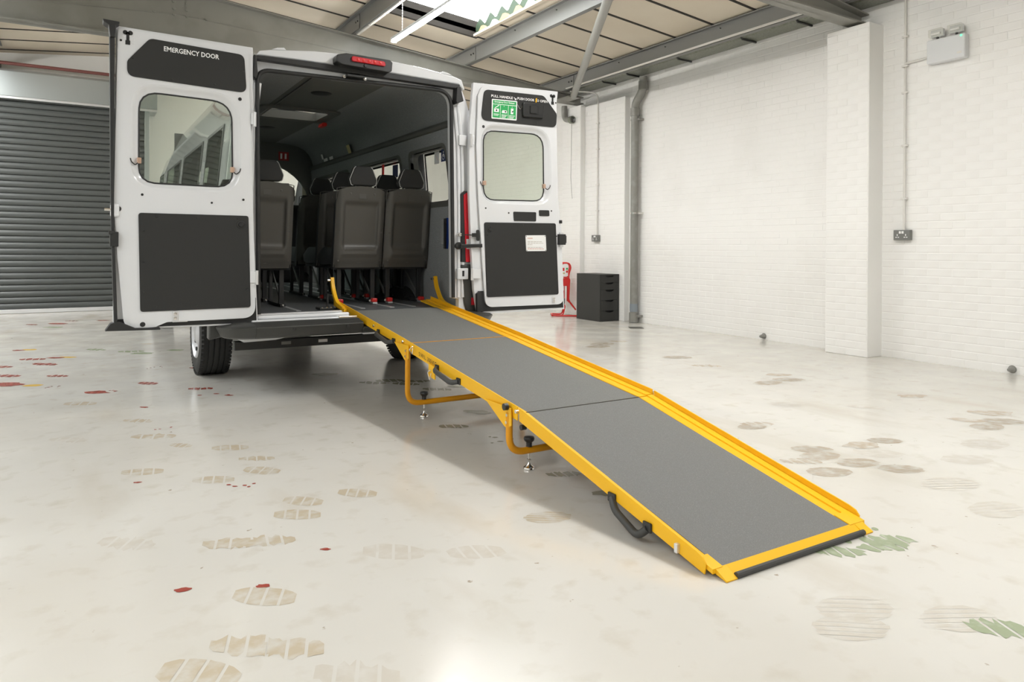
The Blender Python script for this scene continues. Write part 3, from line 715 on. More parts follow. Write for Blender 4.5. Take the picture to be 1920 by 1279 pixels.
RED_M = [('b', -0.24, 11.42, 1.5), ('r', -0.09, 11.73, .8), ('b', 0.30, 11.61, 1), ('r', -0.54, 11.43, .8), ('b', -0.52, 8.73, .7), ('r', -0.37, 7.99, 1), ('b', -0.19, 7.99, .9), ('r', -0.26, 7.61, 1.1),
         ('r', -0.58, 7.63, .9), ('r', -0.50, 7.08, 1.0), ('r', -0.15, 6.88, .8), ('b', -0.47, 6.65, 1.5), ('s', -0.15, 6.37, .7), ('b', 0.11, 5.98, 1.05), ('s', 0.19, 5.98, .9), ('t', 0.46, 6.18, .75), ('b', 0.37, 5.28, .35),
         ('r', 0.78, 5.76, .8), ('s', 0.82, 5.45, 1.2), ('b', 0.87, 6.76, .6), ('b', 0.28, 2.42, .28), ('b', 0.50, 2.32, .25), ('b', 0.75, 2.49, .2), ('b', 0.23, 3.62, .2), ('s', 0.55, 6.94, .7), ('s', 0.60, 3.35, .7), ('s', 0.42, 4.6, .5)]
YEL_M = [('b', -0.43, 8.73, .9), ('b', -0.10, 7.98, .9), ('b', -0.30, 6.51, .75)]
GRN_M = [('b', -0.28, 10.94, 1.3), ('r', 0.45, 8.11, 1.1), ('b', 0.54, 7.92, 1.2), ('b', 0.85, 8.0, 1.0), ('r', 2.56, 1.52, .9), ('r', 2.50, 1.49, .8), ('s', 2.52, 1.53, 1.3), ('b', 2.53, 1.515, .55), ('r', 2.31, 1.55, .8), ('r', 2.26, 0.98, 1.0), ('r', 0.15, 8.41, 1)]
BRN_M = [('b', 0.63, 8.65, .8), ('t', 0.01, 5.61, .95), ('r', 0.31, 4.89, .85), ('t', 0.47, 4.18, .6), ('t', 0.69, 4.00, .85), ('t', 0.26, 3.78, .85), ('t', 0.53, 3.49, .85), ('t', 0.75, 3.52, .85), ('r', 0.77, 3.73, .8),
         ('t', 0.81, 3.01, .8), ('t', 0.75, 2.87, .85), ('r', 0.59, 2.67, .9), ('t', 1.04, 2.99, .8), ('t', 0.49, 2.25, .9), ('r', 0.39, 2.00, .9), ('t', 0.26, 1.92, 1.0), ('r', 0.47, 2.71, .9), ('r', 0.48, 1.93, .9), ('l', 1.60, 2.34, .8), ('r', 0.36, 4.45, 1.1)]
TAN_M = [('l', 3.30, 2.32, .95), ('l', 3.36, 2.15, .95), ('l', 3.10, 2.13, .95), ('r', 3.13, 2.31, .9), ('b', 3.68, 2.33, 1.2), ('l', 3.88, 2.32, .8), ('b', 5.24, 2.93, 1.2), ('b', 5.16, 2.36, 1.6), ('l', 4.97, 2.21, 1.1), ('l', 4.74, 2.19, 1),
         ('b', 4.80, 2.34, 1.1), ('b', 5.11, 4.00, 1.3), ('l', 4.73, 3.80, 1.1), ('l', 5.00, 3.81, 1.1), ('l', 3.48, 2.91, .8), ('r', 3.56, 2.94, .9), 
         ('l', 5.01, 6.27, 1.2), ('b', 5.32, 6.36, 1.2), ('l', 4.83, 6.12, 1.2), ('l', 5.05, 5.14, 1.2), ('r', 4.92, 4.64, 1.2), ('l', 3.37, 2.42, .9), ('l', 3.45, 1.98, .9)]
FNT_M = [('l', 3.43, 1.74, 1.2), ('l', 3.26, 1.47, 1.1), ('l', 1.99, 1.28, 1.0), ('l', 2.20, 1.09, .95), ('l', 1.88, 1.22, .9), ('t', 0.95, 2.35, 1), ('r', 0.6, 1.72, 1), ('t', 1.2, 2.2, .9), ('r', 0.15, 2.9, 1), ('r', -0.05, 4.6, 1), ('l', 3.0, 2.6, .9), ('l', 4.2, 3.2, 1), ('b', 4.6, 2.9, 1.4), ('l', 3.9, 1.9, 1.1), ('l', 4.3, 2.0, 1.2), ('b', 3.6, 2.2, 1.5)]
DRK_M = [('r', 1.97, 2.75, .75), ('b', 2.22, 4.07, 1.0), ('b', 1.98, 2.44, .7), ('r', 2.31, 4.87, 1), ('b', 2.50, 4.88, 1), ('r', 2.30, 5.24, 1), ('r', 1.98, 5.35, 1), ('t', 2.13, 5.37, 1), ('r', 2.19, 5.18, 1), ('b', 1.77, 5.90, 1.2), ('r', 1.92, 3.81, .8), ('s', 2.03, 3.44, 1)]
for lst, m, nm, z in ((RED_M, M_MREDF, 'red_paint_marks', .0009), (YEL_M, M_MYELF, 'yellow_paint_marks', .0008), (GRN_M, M_MGRNF, 'green_paint_marks', .0007), (BRN_M, M_MBRNF, 'brown_tread_marks', .0005), (FNT_M, M_MFNTF, 'faint_tread_marks', .0003), (TAN_M, M_MTANF, 'tan_tread_marks', .0006), (DRK_M, M_MDRKF, 'olive_paint_marks', .0010)):
    marks(lst, m, nm, z)
#@@VAN@@

# ================================================================== VAN
van = thing('van', 'white high-roof minibus van with both rear doors swung open', 'van', (XC, 8.2, 0))
HALF = [(0.96, 0.44), (1.0, 0.56), (1.01, 0.95), (0.995, 1.42), (0.945, 1.95), (0.880, 2.153), (0.842, 2.257), (0.806, 2.34), (0.775, 2.41), (0.706, 2.432),
        (0.62, 2.443), (0.40, 2.466), (0.20, 2.48), (0.0, 2.489)]
PROF = [(XC - d, z) for d, z in HALF] + [(XC + d, z) for d, z in HALF[-2::-1]]
NP = len(PROF)
STA = [5.14, 5.42, 6.18, 6.42, 6.95, 7.50, 7.72, 7.95, 9.25, 9.45, 9.62, 10.15, 10.65, 11.0, 11.3, 11.42]
def zcap(y): 
    T = [(5, 9), (9.62, 2.52), (10.15, 2.2), (10.65, 1.55), (11.0, 1.38), (11.3, 1.18), (11.42, 0.95)]
    for (a, b), (c, d) in zip(T[:-1], T[1:]):
        if a <= y <= c: return b + (d - b) * (y - a) / (c - a)
    return 0.95
def shell(i, j):
    x, z = PROF[int(i)]; y = STA[int(j)]
    zc = zcap(y); k = 1 if y < 10.7 else 1 - 0.14 * (y - 10.7) / 0.72
    return (XC + (x - XC) * k, y, min(z, zc))
WIN_J = {1: 0, 3: 1, 4: 1, 5: 1, 7: 2, 10: 3}
def shell_skip(i, j):
    if i in (3, NP - 5) and j in WIN_J: return True
    if 11 <= i <= NP - 13 and j == 4: return True
    if 6 <= i <= NP - 8 and j == 11: return True
    return False
MB().grid(shell, list(range(NP)), list(range(len(STA))), shell_skip).build('body_shell', M_VAN, van, smooth=50)
sw = {0: [1, 2], 1: [3, 6], 2: [7, 8], 3: [10, 11]}
for i in (3, NP - 5):
    for k, (a, b) in sw.items():
        s = -1 if i == 3 else 1
        P = [Vector(shell(ii, jj)) + Vector((s * 0.003, 0, 0)) for ii, jj in ((i, a), (i, b), (i + 1, b), (i + 1, a))]
        MB().add(P, [(0, 1, 2, 3)]).build('side_window', M_GLASSD if s < 0 else M_GLASS, van, smooth=0)
        # black surround
        m = MB(); c = sum(P, Vector()) / 4
        Q = [p + (c - p) * 0.09 + Vector((s * 0.002, 0, 0)) for p in P]
        m.add([p + Vector((s * 0.002, 0, 0)) for p in P] + Q, [(0, 1, 5, 4), (1, 2, 6, 5), (2, 3, 7, 6), (3, 0, 4, 7)]); m.build('window_surround', M_BLK, van, smooth=0)
P = [shell(ii, jj) for ii, jj in ((6, 11), (6, 12), (NP - 7, 12), (NP - 7, 11))]
MB().add(P, [(0, 1, 2, 3)]).build('windscreen', M_GLASS, van, smooth=0)
MB().box(XC - 0.86, XC + 0.86, 11.0, 11.42, 0.3, 0.95).build('front_bumper', M_BUMP, van, smooth=0, bevel=0.05)
# sliding-door handle and mirror on the near side
MB().box(XC - 1.035, XC - 1.0, 8.0, 8.2, 1.05, 1.12).build('door_handle', M_BLK, van, smooth=0, bevel=0.01)
for s in (-1, 1):
    MB().bar((XC + s * 0.98, 9.95, 1.35), (XC + s * 1.14, 9.9, 1.38), 0.06, 0.06).box(XC + s * 1.14 - 0.07, XC + s * 1.14 + 0.07, 9.84, 9.96, 1.28, 1.66).build('door_mirror', M_BLK, van, smooth=0, bevel=0.02)
    MB().box(XC + s * 1.008 - 0.012, XC + s * 1.008 + 0.012, 7.0, 10.0, 0.85, 0.97).build('side_moulding', M_BUMP, van, smooth=0, bevel=0.006)

# rear frame with the opening
OPEN = rounded([(1.060, 0.53), (1.040, 2.292), (2.530, 2.318), (2.560, 0.665), (2.618, 0.655), (2.618, 0.53)], [0.0, 0.09, 0.13, 0.0, 0.0, 0.0], 8)
outer = [(XC + s * d, z) for s, seq in ((-1, HALF), (1, HALF[-2::-1])) for d, z in seq if z > 0.4]
MB().plate(outer, [OPEN], 5.12, 5.18).build('rear_frame', M_VAN, van, smooth=30, bevel=0.004)
seal = [(x, 5.105, z) for x, z in OPEN]
seal = seal[1:-3]
MB().tube([(1.060, 5.105, 0.60)] + seal + [(2.560, 5.105, 0.67)], 0.015, 10).build('opening_seal', M_RUB, van, smooth=60)
# rain gutter gasket along the top of the opening, pressed header, corner brackets
MB().prism([(1.012, 2.378), (1.02, 2.352), (2.572, 2.338), (2.585, 2.338), (2.583, 2.370), (1.9, 2.384), (1.3, 2.386)], 5.06, 5.12).build('header_gasket', M_RUB, van, smooth=0, bevel=0.003)
MB().prism([(2.552, 2.345), (2.583, 2.352), (2.612, 2.240), (2.556, 2.215), (2.545, 2.235)], 5.045, 5.12).build('gasket_end', M_RUB, van, smooth=0, bevel=0.004)
MB().prism([(1.008, 2.378), (1.024, 2.372), (1.034, 2.25), (1.022, 2.215), (1.006, 2.225)], 5.045, 5.12).build('gasket_end', M_RUB, van, smooth=0, bevel=0.004)
# roof edge pressing above the gasket
re_ = [(XC - 0.80, 2.385), (XC - 0.78, 2.418), (XC - 0.70, 2.436), (XC - 0.4, 2.470), (XC, 2.492), (XC + 0.4, 2.470), (XC + 0.62, 2.446), (XC + 0.70, 2.436), (XC + 0.78, 2.415), (XC + 0.81, 2.34), (XC + 0.79, 2.335), (XC + 0.75, 2.375), (XC, 2.392), (XC - 0.75, 2.385)]
MB().prism(re_, 5.075, 5.16).build('roof_edge', M_VAN, van, smooth=40, bevel=0.012)
MB().prism([(XC + 0.60, 2.448), (XC + 0.615, 2.462), (XC + 0.66, 2.455), (XC + 0.70, 2.437)], 5.08, 9.4).build('roof_gutter_rib', M_VAN, van, smooth=40)
MB().prism([(XC - 0.60, 2.448), (XC - 0.615, 2.462), (XC - 0.66, 2.455), (XC - 0.70, 2.437)], 5.08, 9.4).build('roof_gutter_rib', M_VAN, van, smooth=40)
# pillars with pressed ridges
for s, xs in ((1, (2.612, 2.650)), (-1, (1.010, 0.985))):
    for k, x in enumerate(xs):
        xt = x - s * 0.05
        MB().tube([(x, 5.117, 0.67), (x, 5.117, 1.4), (x - s * 0.015, 5.117, 1.9), (xt, 5.117, 2.20)], 0.014, 10).build('pillar_ridge', M_VAN, van, smooth=60)
# high-level brake light with camera
hb = MB()
lp = [(1.558, 2.428), (1.568, 2.448), (1.632, 2.466), (1.965, 2.462), (1.985, 2.446), (1.980, 2.382), (1.955, 2.368), (1.600, 2.380), (1.560, 2.396)]
hb.prism(lp, 4.985, 5.09)
hl = hb.build('brake_light_housing', M_BLK, van, smooth=0, bevel=0.006)
rl = rounded([(1.668, 2.447), (1.918, 2.441), (1.928, 2.406), (1.668, 2.411)], 0.014, 4)
MB().prism(rl, 4.970, 4.99).build('brake_light_lens', M_LENS, hl, smooth=0, bevel=0.004)
for k in range(5): MB().lathe([(0.0, -0.002), (0.012, 0.0), (0.014, 0.004)], (1.714 + k * 0.042, 4.969, 2.424), 'y', 10).build('lamp_reflector', M_RED, hl)
MB().lathe([(0.001, -0.012), (0.010, -0.012), (0.013, 0.0)], (1.772, 4.985, 2.392), 'y', 12).build('camera_eye', M_BLK, hl)
lt = MB().box(1.66, 1.79, 5.05, 5.10, 2.317, 2.335); lt.build('door_striker', M_BLK, van, smooth=0, bevel=0.004)
for x in (1.648, 1.806): MB().lathe([(0.0, -0.012), (0.012, -0.010), (0.012, 0.004)], (x, 5.09, 2.318), 'y', 10).build('striker_screw', M_CHROME, van)

# tail lamps, bumper corners, sill, bumper
for s in (1, -1):
    X = lambda d: XC + s * d - (0.06 if s < 0 else 0)
    tl = MB().prism([(X(0.785), 1.50), (X(0.80), 0.955), (X(1.0), 0.945), (X(1.0), 1.40), (X(0.95), 1.52), (X(0.82), 1.53)], 5.098, 5.128).build('tail_lamp_backing', M_BLK, van, smooth=0, bevel=0.004)
    MB().prism([(X(0.812), 1.495 if s > 0 else 1.44), (X(0.836), 0.955), (X(0.99), 0.95), (X(0.99), 1.38), (X(0.94), 1.505 if s > 0 else 1.43), (X(0.84), 1.515 if s > 0 else 1.44)], 5.093, 5.10).build('tail_lamp_lens', M_LENS, tl, smooth=0, bevel=0.002)
    MB().prism([(X(0.838), 1.14), (X(0.842), 1.06), (X(0.98), 1.06), (X(0.98), 1.14)], 5.0905, 5.094).build('reversing_lens', M_WPL, tl, smooth=0)
    MB().prism([(X(0.80), 0.935), (X(0.83), 0.62), (X(0.88), 0.47), (X(1.03), 0.44), (X(1.03), 0.935)], 5.10, 5.20).build('bumper_corner', M_BUMP, van, smooth=0, bevel=0.012)
    MB().prism([(X(0.89), 0.665), (X(0.89), 0.605), (X(0.945), 0.605), (X(0.945), 0.665)], 5.094, 5.102).build('corner_reflector', M_LENS, van, smooth=0)
MB().box(1.0, 1.665, 5.03, 5.20, 0.525, 0.566).box(1.665, 2.66, 5.06, 5.20, 0.47, 0.515).build('sill', M_VAN, van, smooth=0, bevel=0.008)
MB().box(1.05, 1.70, 5.09, 5.15, 0.566, 0.590).build('sill_step', M_VAN, van, smooth=0, bevel=0.008)
MB().box(1.06, 1.66, 5.135, 5.185, 0.590, 0.600).build('kick_plate', M_ALU, van, smooth=0, bevel=0.002)
MB().box(1.60, 1.735, 5.02, 5.16, 0.550, 0.569).build('latch_plate', M_CHROME, van, smooth=0, bevel=0.003)
bp = [(5.06, 0.556), (4.97, 0.556), (4.955, 0.548), (4.885, 0.540), (4.872, 0.530), (4.905, 0.465), (4.93, 0.452), (5.02, 0.452), (5.06, 0.47)]
bpl = [(y, z if z < 0.5 else 0.500 + (z - 0.53) * 0.15) for y, z in bp]
MB().prism(bp, 1.0, 1.735, 'x').prism(bpl, 1.735, 2.64, 'x').build('rear_bumper', M_BUMP, van, smooth=35, bevel=0.004)
for s in (-1, 1):
    g = MB()
    ang = [0, 0.5, 1.0, 1.4]
    loops = []
    for t in ang:
        cx_, cy_ = XC + s * 0.83, 5.10
        loops.append([(cx_ + s * (0.0 + (5.10 - y) * math.sin(t)) , cy_ - (5.10 - y) * math.cos(t), z) for y, z in bp])
    g.loft(loops, cap=True); g.build('bumper_end', M_BUMP, van, smooth=35)
    P = [(XC + s * 1.03, 5.19, 0.50), (XC + s * 0.87, 5.08, 0.415), (XC + s * 0.66, 5.08, 0.42), (XC + s * 0.60, 5.08, 0.432), (XC + s * 0.66, 5.08, 0.442), (XC + s * 0.87, 5.08, 0.445), (XC + s * 1.03, 5.19, 0.52)]
    MB().add(P + [(p[0], p[1] + 0.02, p[2]) for p in P], [tuple(range(7)), tuple(range(13, 6, -1))] + [(i, (i + 1) % 7, (i + 1) % 7 + 7, i + 7) for i in range(7)]).build('lower_flange', M_VAN, van, smooth=0)
MB().box(1.75, 2.3, 4.93, 4.98, 0.442, 0.452).build('lower_flange', M_VAN, van, smooth=0)
for x in (1.25, 1.62): MB().lathe([(0.0, -0.006), (0.011, -0.004), (0.011, 0.004)], (x, 4.878, 0.512), 'y', 10).build('parking_sensor', M_BLK, van)
bb = MB().box(0.97, 2.69, 5.48, 5.54, 0.305, 0.372).build('underrun_bar', M_BLK, van, smooth=0, bevel=0.006)
for x in (1.34, 1.62): MB().box(x - 0.035, x + 0.035, 5.476, 5.481, 0.330, 0.352).build('rating_plate', M_SOCK if x < 1.5 else M_ALU, bb, smooth=0)
MB().box(1.12, 1.20, 5.5, 6.3, 0.31, 0.46).box(2.46, 2.54, 5.5, 6.3, 0.31, 0.46).build('chassis_rail', M_BLK, van, smooth=0)
MB().box(0.95, 2.71, 5.20, 10.9, 0.44, 0.515).build('underfloor', M_BLK, van, smooth=0)
MB().cyl((0.95, 6.42, 0.345), (2.71, 6.42, 0.345), 0.045, 14).build('rear_axle', M_BLK, van)
# wheels
def wheel(x, y, s):
    R, w = 0.346, 0.235
    prof = [(0.205, -w / 2 + 0.01), (0.23, -w / 2), (0.29, -w / 2 - 0.004), (0.325, -w / 2 + 0.008)]
    for k in range(5):      # tread ribs with grooves
        a = -w / 2 + 0.02 + k * 0.041
        prof += [(R - (0.004 if k in (0, 4) else 0), a), (R - (0.004 if k in (0, 4) else 0), a + 0.032)]
        if k < 4: prof += [(R - 0.010, a + 0.033), (R - 0.010, a + 0.040)]
    prof += [(0.325, w / 2 - 0.008), (0.29, w / 2 + 0.004), (0.23, w / 2), (0.205, w / 2 - 0.01), (0.205, -w / 2 + 0.01)]
    t = MB().lathe(prof, (x, y, R), 'x', 64).build('wheel', M_TYRE, van, smooth=40)
    rim = MB().lathe([(0.20, s * 0.118), (0.20, -0.1 * s), (0.205, -0.11 * s)], (x, y, R), 'x', 40)
    rim.lathe([(0.21, s * 0.112), (0.203, s * 0.122), (0.190, s * 0.105), (0.16, s * 0.085), (0.10, s * 0.10), (0.07, s * 0.118), (0.001, s * 0.12)], (x, y, R), 'x', 40)
    rim.build('rim', M_WHEEL, t, smooth=40)
    for k in range(12):
        a = 2 * math.pi * k / 12
        c = (x + s * 0.098, y + 0.165 * math.cos(a), R + 0.165 * math.sin(a))
        MB().lathe([(0.0, -0.006 * s), (0.017, -0.006 * s), (0.017, 0.006 * s), (0.0, 0.006 * s)], c, 'x', 8).build('rim_slot', M_BLK, t, smooth=0)
    sh = MB()   # shoulder lugs
    for k in range(60):
        a = 2 * math.pi * k / 60
        for side in (-1, 1):
            cc = (x + side * (w / 2 - 0.016), y + (R - 0.004) * math.cos(a), R + (R - 0.004) * math.sin(a))
            d = Vector((0, math.cos(a), math.sin(a))); tt = Vector((0, -math.sin(a), math.cos(a)))
            sh.bar(Vector(cc) - tt * 0.011, Vector(cc) + tt * 0.011, 0.03, 0.007, d)
    sh.build('tread_lugs', M_TYRE, t, smooth=0, kind='stuff')
wheel(0.945, 6.42, -1); wheel(2.715, 6.42, 1); wheel(0.945, 10.45, -1); wheel(2.715, 10.45, 1)

# ------------------------------------------------------------------ rear doors
def resample(loop, n):
    cx_ = (min(p[0] for p in loop) + max(p[0] for p in loop)) / 2; cz_ = (min(p[1] for p in loop) + max(p[1] for p in loop)) / 2
    out = []
    for k in range(n):
        a = 2 * math.pi * k / n; d = (math.cos(a), math.sin(a)); best = None
        for i in range(len(loop)):
            p, q = loop[i], loop[(i + 1) % len(loop)]
            ex, ez = q[0] - p[0], q[1] - p[1]; den = d[0] * ez - d[1] * ex
            if abs(den) < 1e-9: continue
            t = ((p[0] - cx_) * ez - (p[1] - cz_) * ex) / den; u = ((p[0] - cx_) * d[1] - (p[1] - cz_) * d[0]) / den
            if t > 0 and -1e-6 <= u <= 1 + 1e-6 and (best is None or t > best): best = t
        out.append((cx_ + d[0] * best, cz_ + d[1] * best))
    return out
def screw(mb, x, y, z, r=0.006): mb.lathe([(0.0, -0.003), (r * 0.7, -0.0028), (r, 0.0)], (x, y, z), 'y', 8)
def rear_door(skin, inner, top, glass, recess, low, black, label):
    skin_m = MB().plate(skin, [resample(recess, 64)], 5.052, 5.088)
    d = skin_m.build('rear_door', M_VAN, van, smooth=30, bevel=0.004, label=label)
    ip = MB().plate(inner, [resample(recess, 64)], 5.030, 5.046); ip.build('inner_panel', M_VAN, d, smooth=30, bevel=0.006)
    A, B = resample(recess, 64), resample(glass, 64)
    loops = []
    for t, y in ((0, 5.031), (0.12, 5.033), (0.3, 5.041), (0.5, 5.052), (0.75, 5.060), (1.0, 5.063)):
        loops.append([(a[0] + (b[0] - a[0]) * t, y, a[1] + (b[1] - a[1]) * t) for a, b in zip(A, B)])
    MB().loft(loops).build('window_recess', M_VAN, d, smooth=80)
    MB().prism(B, 5.064, 5.069).build('window_glass', M_GLASS, d, smooth=0)
    MB().tube([(p[0], 5.062, p[1]) for p in B], 0.0055, 6, closed=True).build('window_gasket', M_RUB, d)
    MB().prism(black, 5.0465, 5.0515).build('weather_seal', M_RUB, d, smooth=0)
    for pts, nm in ((top, 'upper_trim_board'), (low, 'lower_trim_board')):
        m = MB().prism(pts, 5.022, 5.030); m.build(nm, M_TRIM, d, smooth=0, bevel=0.003)
        b = MB(); xs = [p[0] for p in pts]; zs = [p[1] for p in pts]; x0, x1, z0, z1 = min(xs), max(xs), min(zs), max(zs)
        if nm[0] == 'l':
            for f in (0.15, 0.5, 0.87): screw(b, x0 + (x1 - x0) * f, 5.022, z1 - 0.022); screw(b, x0 + (x1 - x0) * f, 5.022, z0 + 0.030)
            for f in (0.2, 0.5, 0.82): screw(b, x0 + 0.03, 5.022, z0 + (z1 - z0) * f); screw(b, x1 - 0.026, 5.022, z0 + (z1 - z0) * f)
        else:
            for f in (0.36, 0.72): screw(b, x0 + (x1 - x0) * f, 5.022, z1 - 0.03 - 0.02 * f); screw(b, x0 + (x1 - x0) * f, 5.022, z0 + 0.03)
            screw(b, x0 + 0.03, 5.022, (z0 + z1) / 2); screw(b, x1 - 0.02, 5.022, (z0 + z1) / 2)
        b.build('trim_screws', M_BLK, d, smooth=0)
    return d
def dots(d, lst, y=5.030):
    for x, z, r, m in lst: MB().lathe([(0.0, -0.0022), (r, -0.002), (r, 0.001)], (x, y, z), 'y', 12).build('grommet', m, d, smooth=0)
def keyhole(d, x, z):
    m = MB()
    for dx, dz, r in ((-0.014, 0.012, 0.014), (0.014, 0.012, 0.014), (0, 0.004, 0.012)): m.lathe([(0.0, -0.002), (r, -0.002), (r, 0.001)], (x + dx, 5.030, z + dz), 'y', 12)
    m.box(x - 0.008, x + 0.008, 5.027, 5.031, z - 0.035, z); m.box(x - 0.013, x + 0.013, 5.027, 5.031, z - 0.062, z - 0.036)
    m.build('latch_cutout', M_BLACKP, d, smooth=0)
    for dx, dz in ((0.028, -0.005), (0.028, -0.03), (0.03, -0.05), (-0.022, -0.012)): MB().lathe([(0.004, -0.001), (0.007, -0.002), (0.008, 0.001)], (x + dx, 5.030, z + dz), 'y', 10).build('latch_screw', M_ALU, d, smooth=0)
def clip(d, x, z, s):
    MB().box(x - 0.012, x + 0.012, 5.038, 5.062, z - 0.018, z + 0.018).build('heater_contact', M_COPPER, d, smooth=0, bevel=0.002)
    MB().tube(bend([(x + s * 0.004, 5.045, z - 0.01), (x + s * 0.022, 5.030, z - 0.032), (x + s * 0.045, 5.026, z - 0.012), (x + s * 0.05, 5.028, z + 0.01)], 0.012), 0.0035, 6).build('heater_wire', M_BLK, d)

LS = [(0.185, 2.437), (1.0, 2.424), (1.003, 2.372), (1.007, 1.285), (1.026, 0.934), (1.046, 0.538), (0.178, 0.548)]
LI = rounded([(0.196, 2.420), (0.965, 2.400), (0.985, 1.9), (1.005, 1.285), (1.026, 0.586), (0.48, 0.582), (0.41, 0.553), (0.240, 0.553), (0.200, 1.0), (0.180, 1.34)], [0.03, 0.055, 0, 0, 0.085, 0.05, 0.05, 0.07, 0, 0], 8)
LT = rounded([(0.247, 2.222), (0.247, 2.128), (0.957, 2.104), (0.940, 2.358), (0.373, 2.380)], [0.04, 0.055, 0.045, 0.045, 0.045], 6)
LG = rounded([(0.318, 1.47), (0.316, 2.047), (0.868, 2.034), (0.877, 1.466)], [0.10, 0.115, 0.135, 0.10], 8)
LR = rounded([(0.268, 1.432), (0.268, 2.098), (0.916, 2.090), (0.925, 1.428)], [0.16, 0.16, 0.19, 0.16], 8)
LL = rounded([(0.314, 1.277), (0.974, 1.276), (0.992, 0.658), (0.328, 0.654)], 0.018, 4)
dl = rear_door(LS, LI, LT, LG, LR, LL, [(0.190, 0.61), (0.182, 0.556), (1.035, 0.552), (1.029, 0.72), (0.9, 0.72), (0.9, 0.64)], 'left rear door with EMERGENCY DOOR lettering')
st_ = [(0.149, 2.43), (0.180, 2.43), (0.180, 1.26), (0.204, 0.56), (0.184, 0.56), (0.163, 1.26)]
MB().prism(st_, 5.005, 5.09).build('edge_seal', M_RUB, dl, smooth=0, bevel=0.004)
MB().prism([(0.112, 2.450), (0.203, 2.446), (0.203, 2.435), (0.185, 2.42), (0.180, 2.35), (0.152, 2.35), (0.145, 2.42), (0.118, 2.436)], 4.985, 5.09).build('seal_cap', M_RUB, dl, smooth=0, bevel=0.003)
MB().prism([(0.135, 0.545), (0.165, 0.59), (0.21, 0.60), (0.30, 0.555), (0.44, 0.550), (0.44, 0.538)], 5.0, 5.088).build('seal_cap', M_RUB, dl, smooth=0, bevel=0.003)
text('EMERGENCY DOOR', (0.452, 5.022, 2.312), (1, 0, -0.022), (0, 0, 1), 0.030, M_WHITE, 'lettering', dl, width=0.330)
keyhole(dl, 0.250, 2.385)
dots(dl, [(0.212, 2.345, 0.007, M_BLK), (0.915, 2.059, 0.012, M_BLK), (0.335, 1.392, 0.008, M_BLK), (0.743, 1.356, 0.007, M_BLK), (0.941, 1.384, 0.008, M_BLK), (0.203, 1.298, 0.018, M_BLK)])
MB().lathe([(0.0, -0.010), (0.014, -0.010), (0.018, -0.004), (0.026, -0.003), (0.028, 0.0)], (0.925, 5.022, 1.215), 'y', 16).build('vent_knob', M_BLK, dl)
kp = MB().box(0.512, 0.546, 5.022, 5.030, 0.585, 0.652); kp.build('keeper_plate', M_ALU, dl, smooth=0, bevel=0.003)
MB().box(0.512, 0.60, 5.022, 5.03, 0.580, 0.588).build('keeper_lip', M_ALU, dl, smooth=0)
for z in (0.634, 0.606): MB().lathe([(0.0, -0.006), (0.010, -0.005), (0.011, 0.0)], (0.528, 5.022, z), 'y', 10).build('keeper_screw', M_CHROME, dl)
MB().lathe([(0.0, -0.003), (0.015, -0.003), (0.016, 0.0)], (0.342, 5.030, 0.574), 'y', 12).build('lock_hole', M_BLK, dl)
MB().box(0.158, 0.205, 4.995, 5.05, 1.063, 1.155).box(0.150, 0.178, 4.99, 5.03, 1.138, 1.160).build('door_latch', M_BLK, dl, smooth=0, bevel=0.004)
MB().box(0.160, 0.21, 5.01, 5.05, 1.245, 1.33).build('latch_mount', M_VAN, dl, smooth=0, bevel=0.012)
MB().cyl((0.128, 5.02, 1.292), (0.172, 5.02, 1.292), 0.008, 8).build('latch_pin', M_CHROME, dl)
clip(dl, 0.318, 1.607, -1); clip(dl, 0.872, 1.583, 1)

RS = [(2.701, 2.401), (3.531, 2.428), (3.520, 2.32), (3.515, 2.051), (3.534, 1.5), (3.567, 1.277), (3.617, 0.540), (2.759, 0.532), (2.718, 0.734), (2.690, 1.083), (2.670, 1.517), (2.667, 1.9), (2.670, 2.056)]
RI = rounded([(2.735, 2.30), (2.775, 2.385), (3.500, 2.418), (3.506, 2.051), (3.524, 1.5), (3.560, 1.25), (3.594, 0.586), (2.815, 0.588), (2.759, 1.259), (2.740, 1.521), (2.722, 1.9)], [0.05, 0.06, 0.03, 0, 0, 0, 0.07, 0.075, 0, 0, 0], 8)
RT = rounded([(2.757, 2.10), (2.786, 2.352), (3.365, 2.368), (3.502, 2.225), (3.495, 2.108)], [0.055, 0.05, 0.06, 0.04, 0.05], 6)
RG = rounded([(2.806, 1.462), (2.800, 2.026), (3.385, 2.042), (3.397, 1.474)], [0.10, 0.10, 0.125, 0.10], 8)
RR = rounded([(2.765, 1.428), (2.757, 2.078), (3.440, 2.096), (3.460, 1.436)], [0.15, 0.15, 0.18, 0.16], 8)
RL = rounded([(2.794, 1.277), (3.498, 1.285), (3.534, 0.672), (2.824, 0.670)], 0.018, 4)
dr_ = rear_door(RS, RI, RT, RG, RR, RL, [(2.752, 0.72), (2.772, 0.553), (3.600, 0.556), (3.590, 0.66), (3.5, 0.64), (2.9, 0.64), (2.85, 0.72)], 'right rear door with green emergency release sign')
text('PULL HANDLE', (2.850, 5.022, 2.297), (1, 0, 0.02), (0, 0, 1), 0.020, M_WHITE, 'lettering', dr_, width=0.205)
ar = MB(); ar.bar((3.066, 5.0212, 2.318), (3.085, 5.0212, 2.302), 0.005, 0.002, (0, 1, 0)); ar.prism([(3.090, 2.315), (3.090, 2.298), (3.072, 2.298)], 5.0205, 5.022); ar.build('arrow', M_WHITE, dr_, smooth=0)
text('PUSH DOOR', (3.100, 5.022, 2.304), (1, 0, 0.02), (0, 0, 1), 0.020, M_WHITE, 'lettering', dr_, width=0.168)
text('TO', (3.280, 5.022, 2.307), (1, 0, 0.02), (0, 0, 1), 0.020, M_WHITE, 'lettering', dr_, width=0.034)
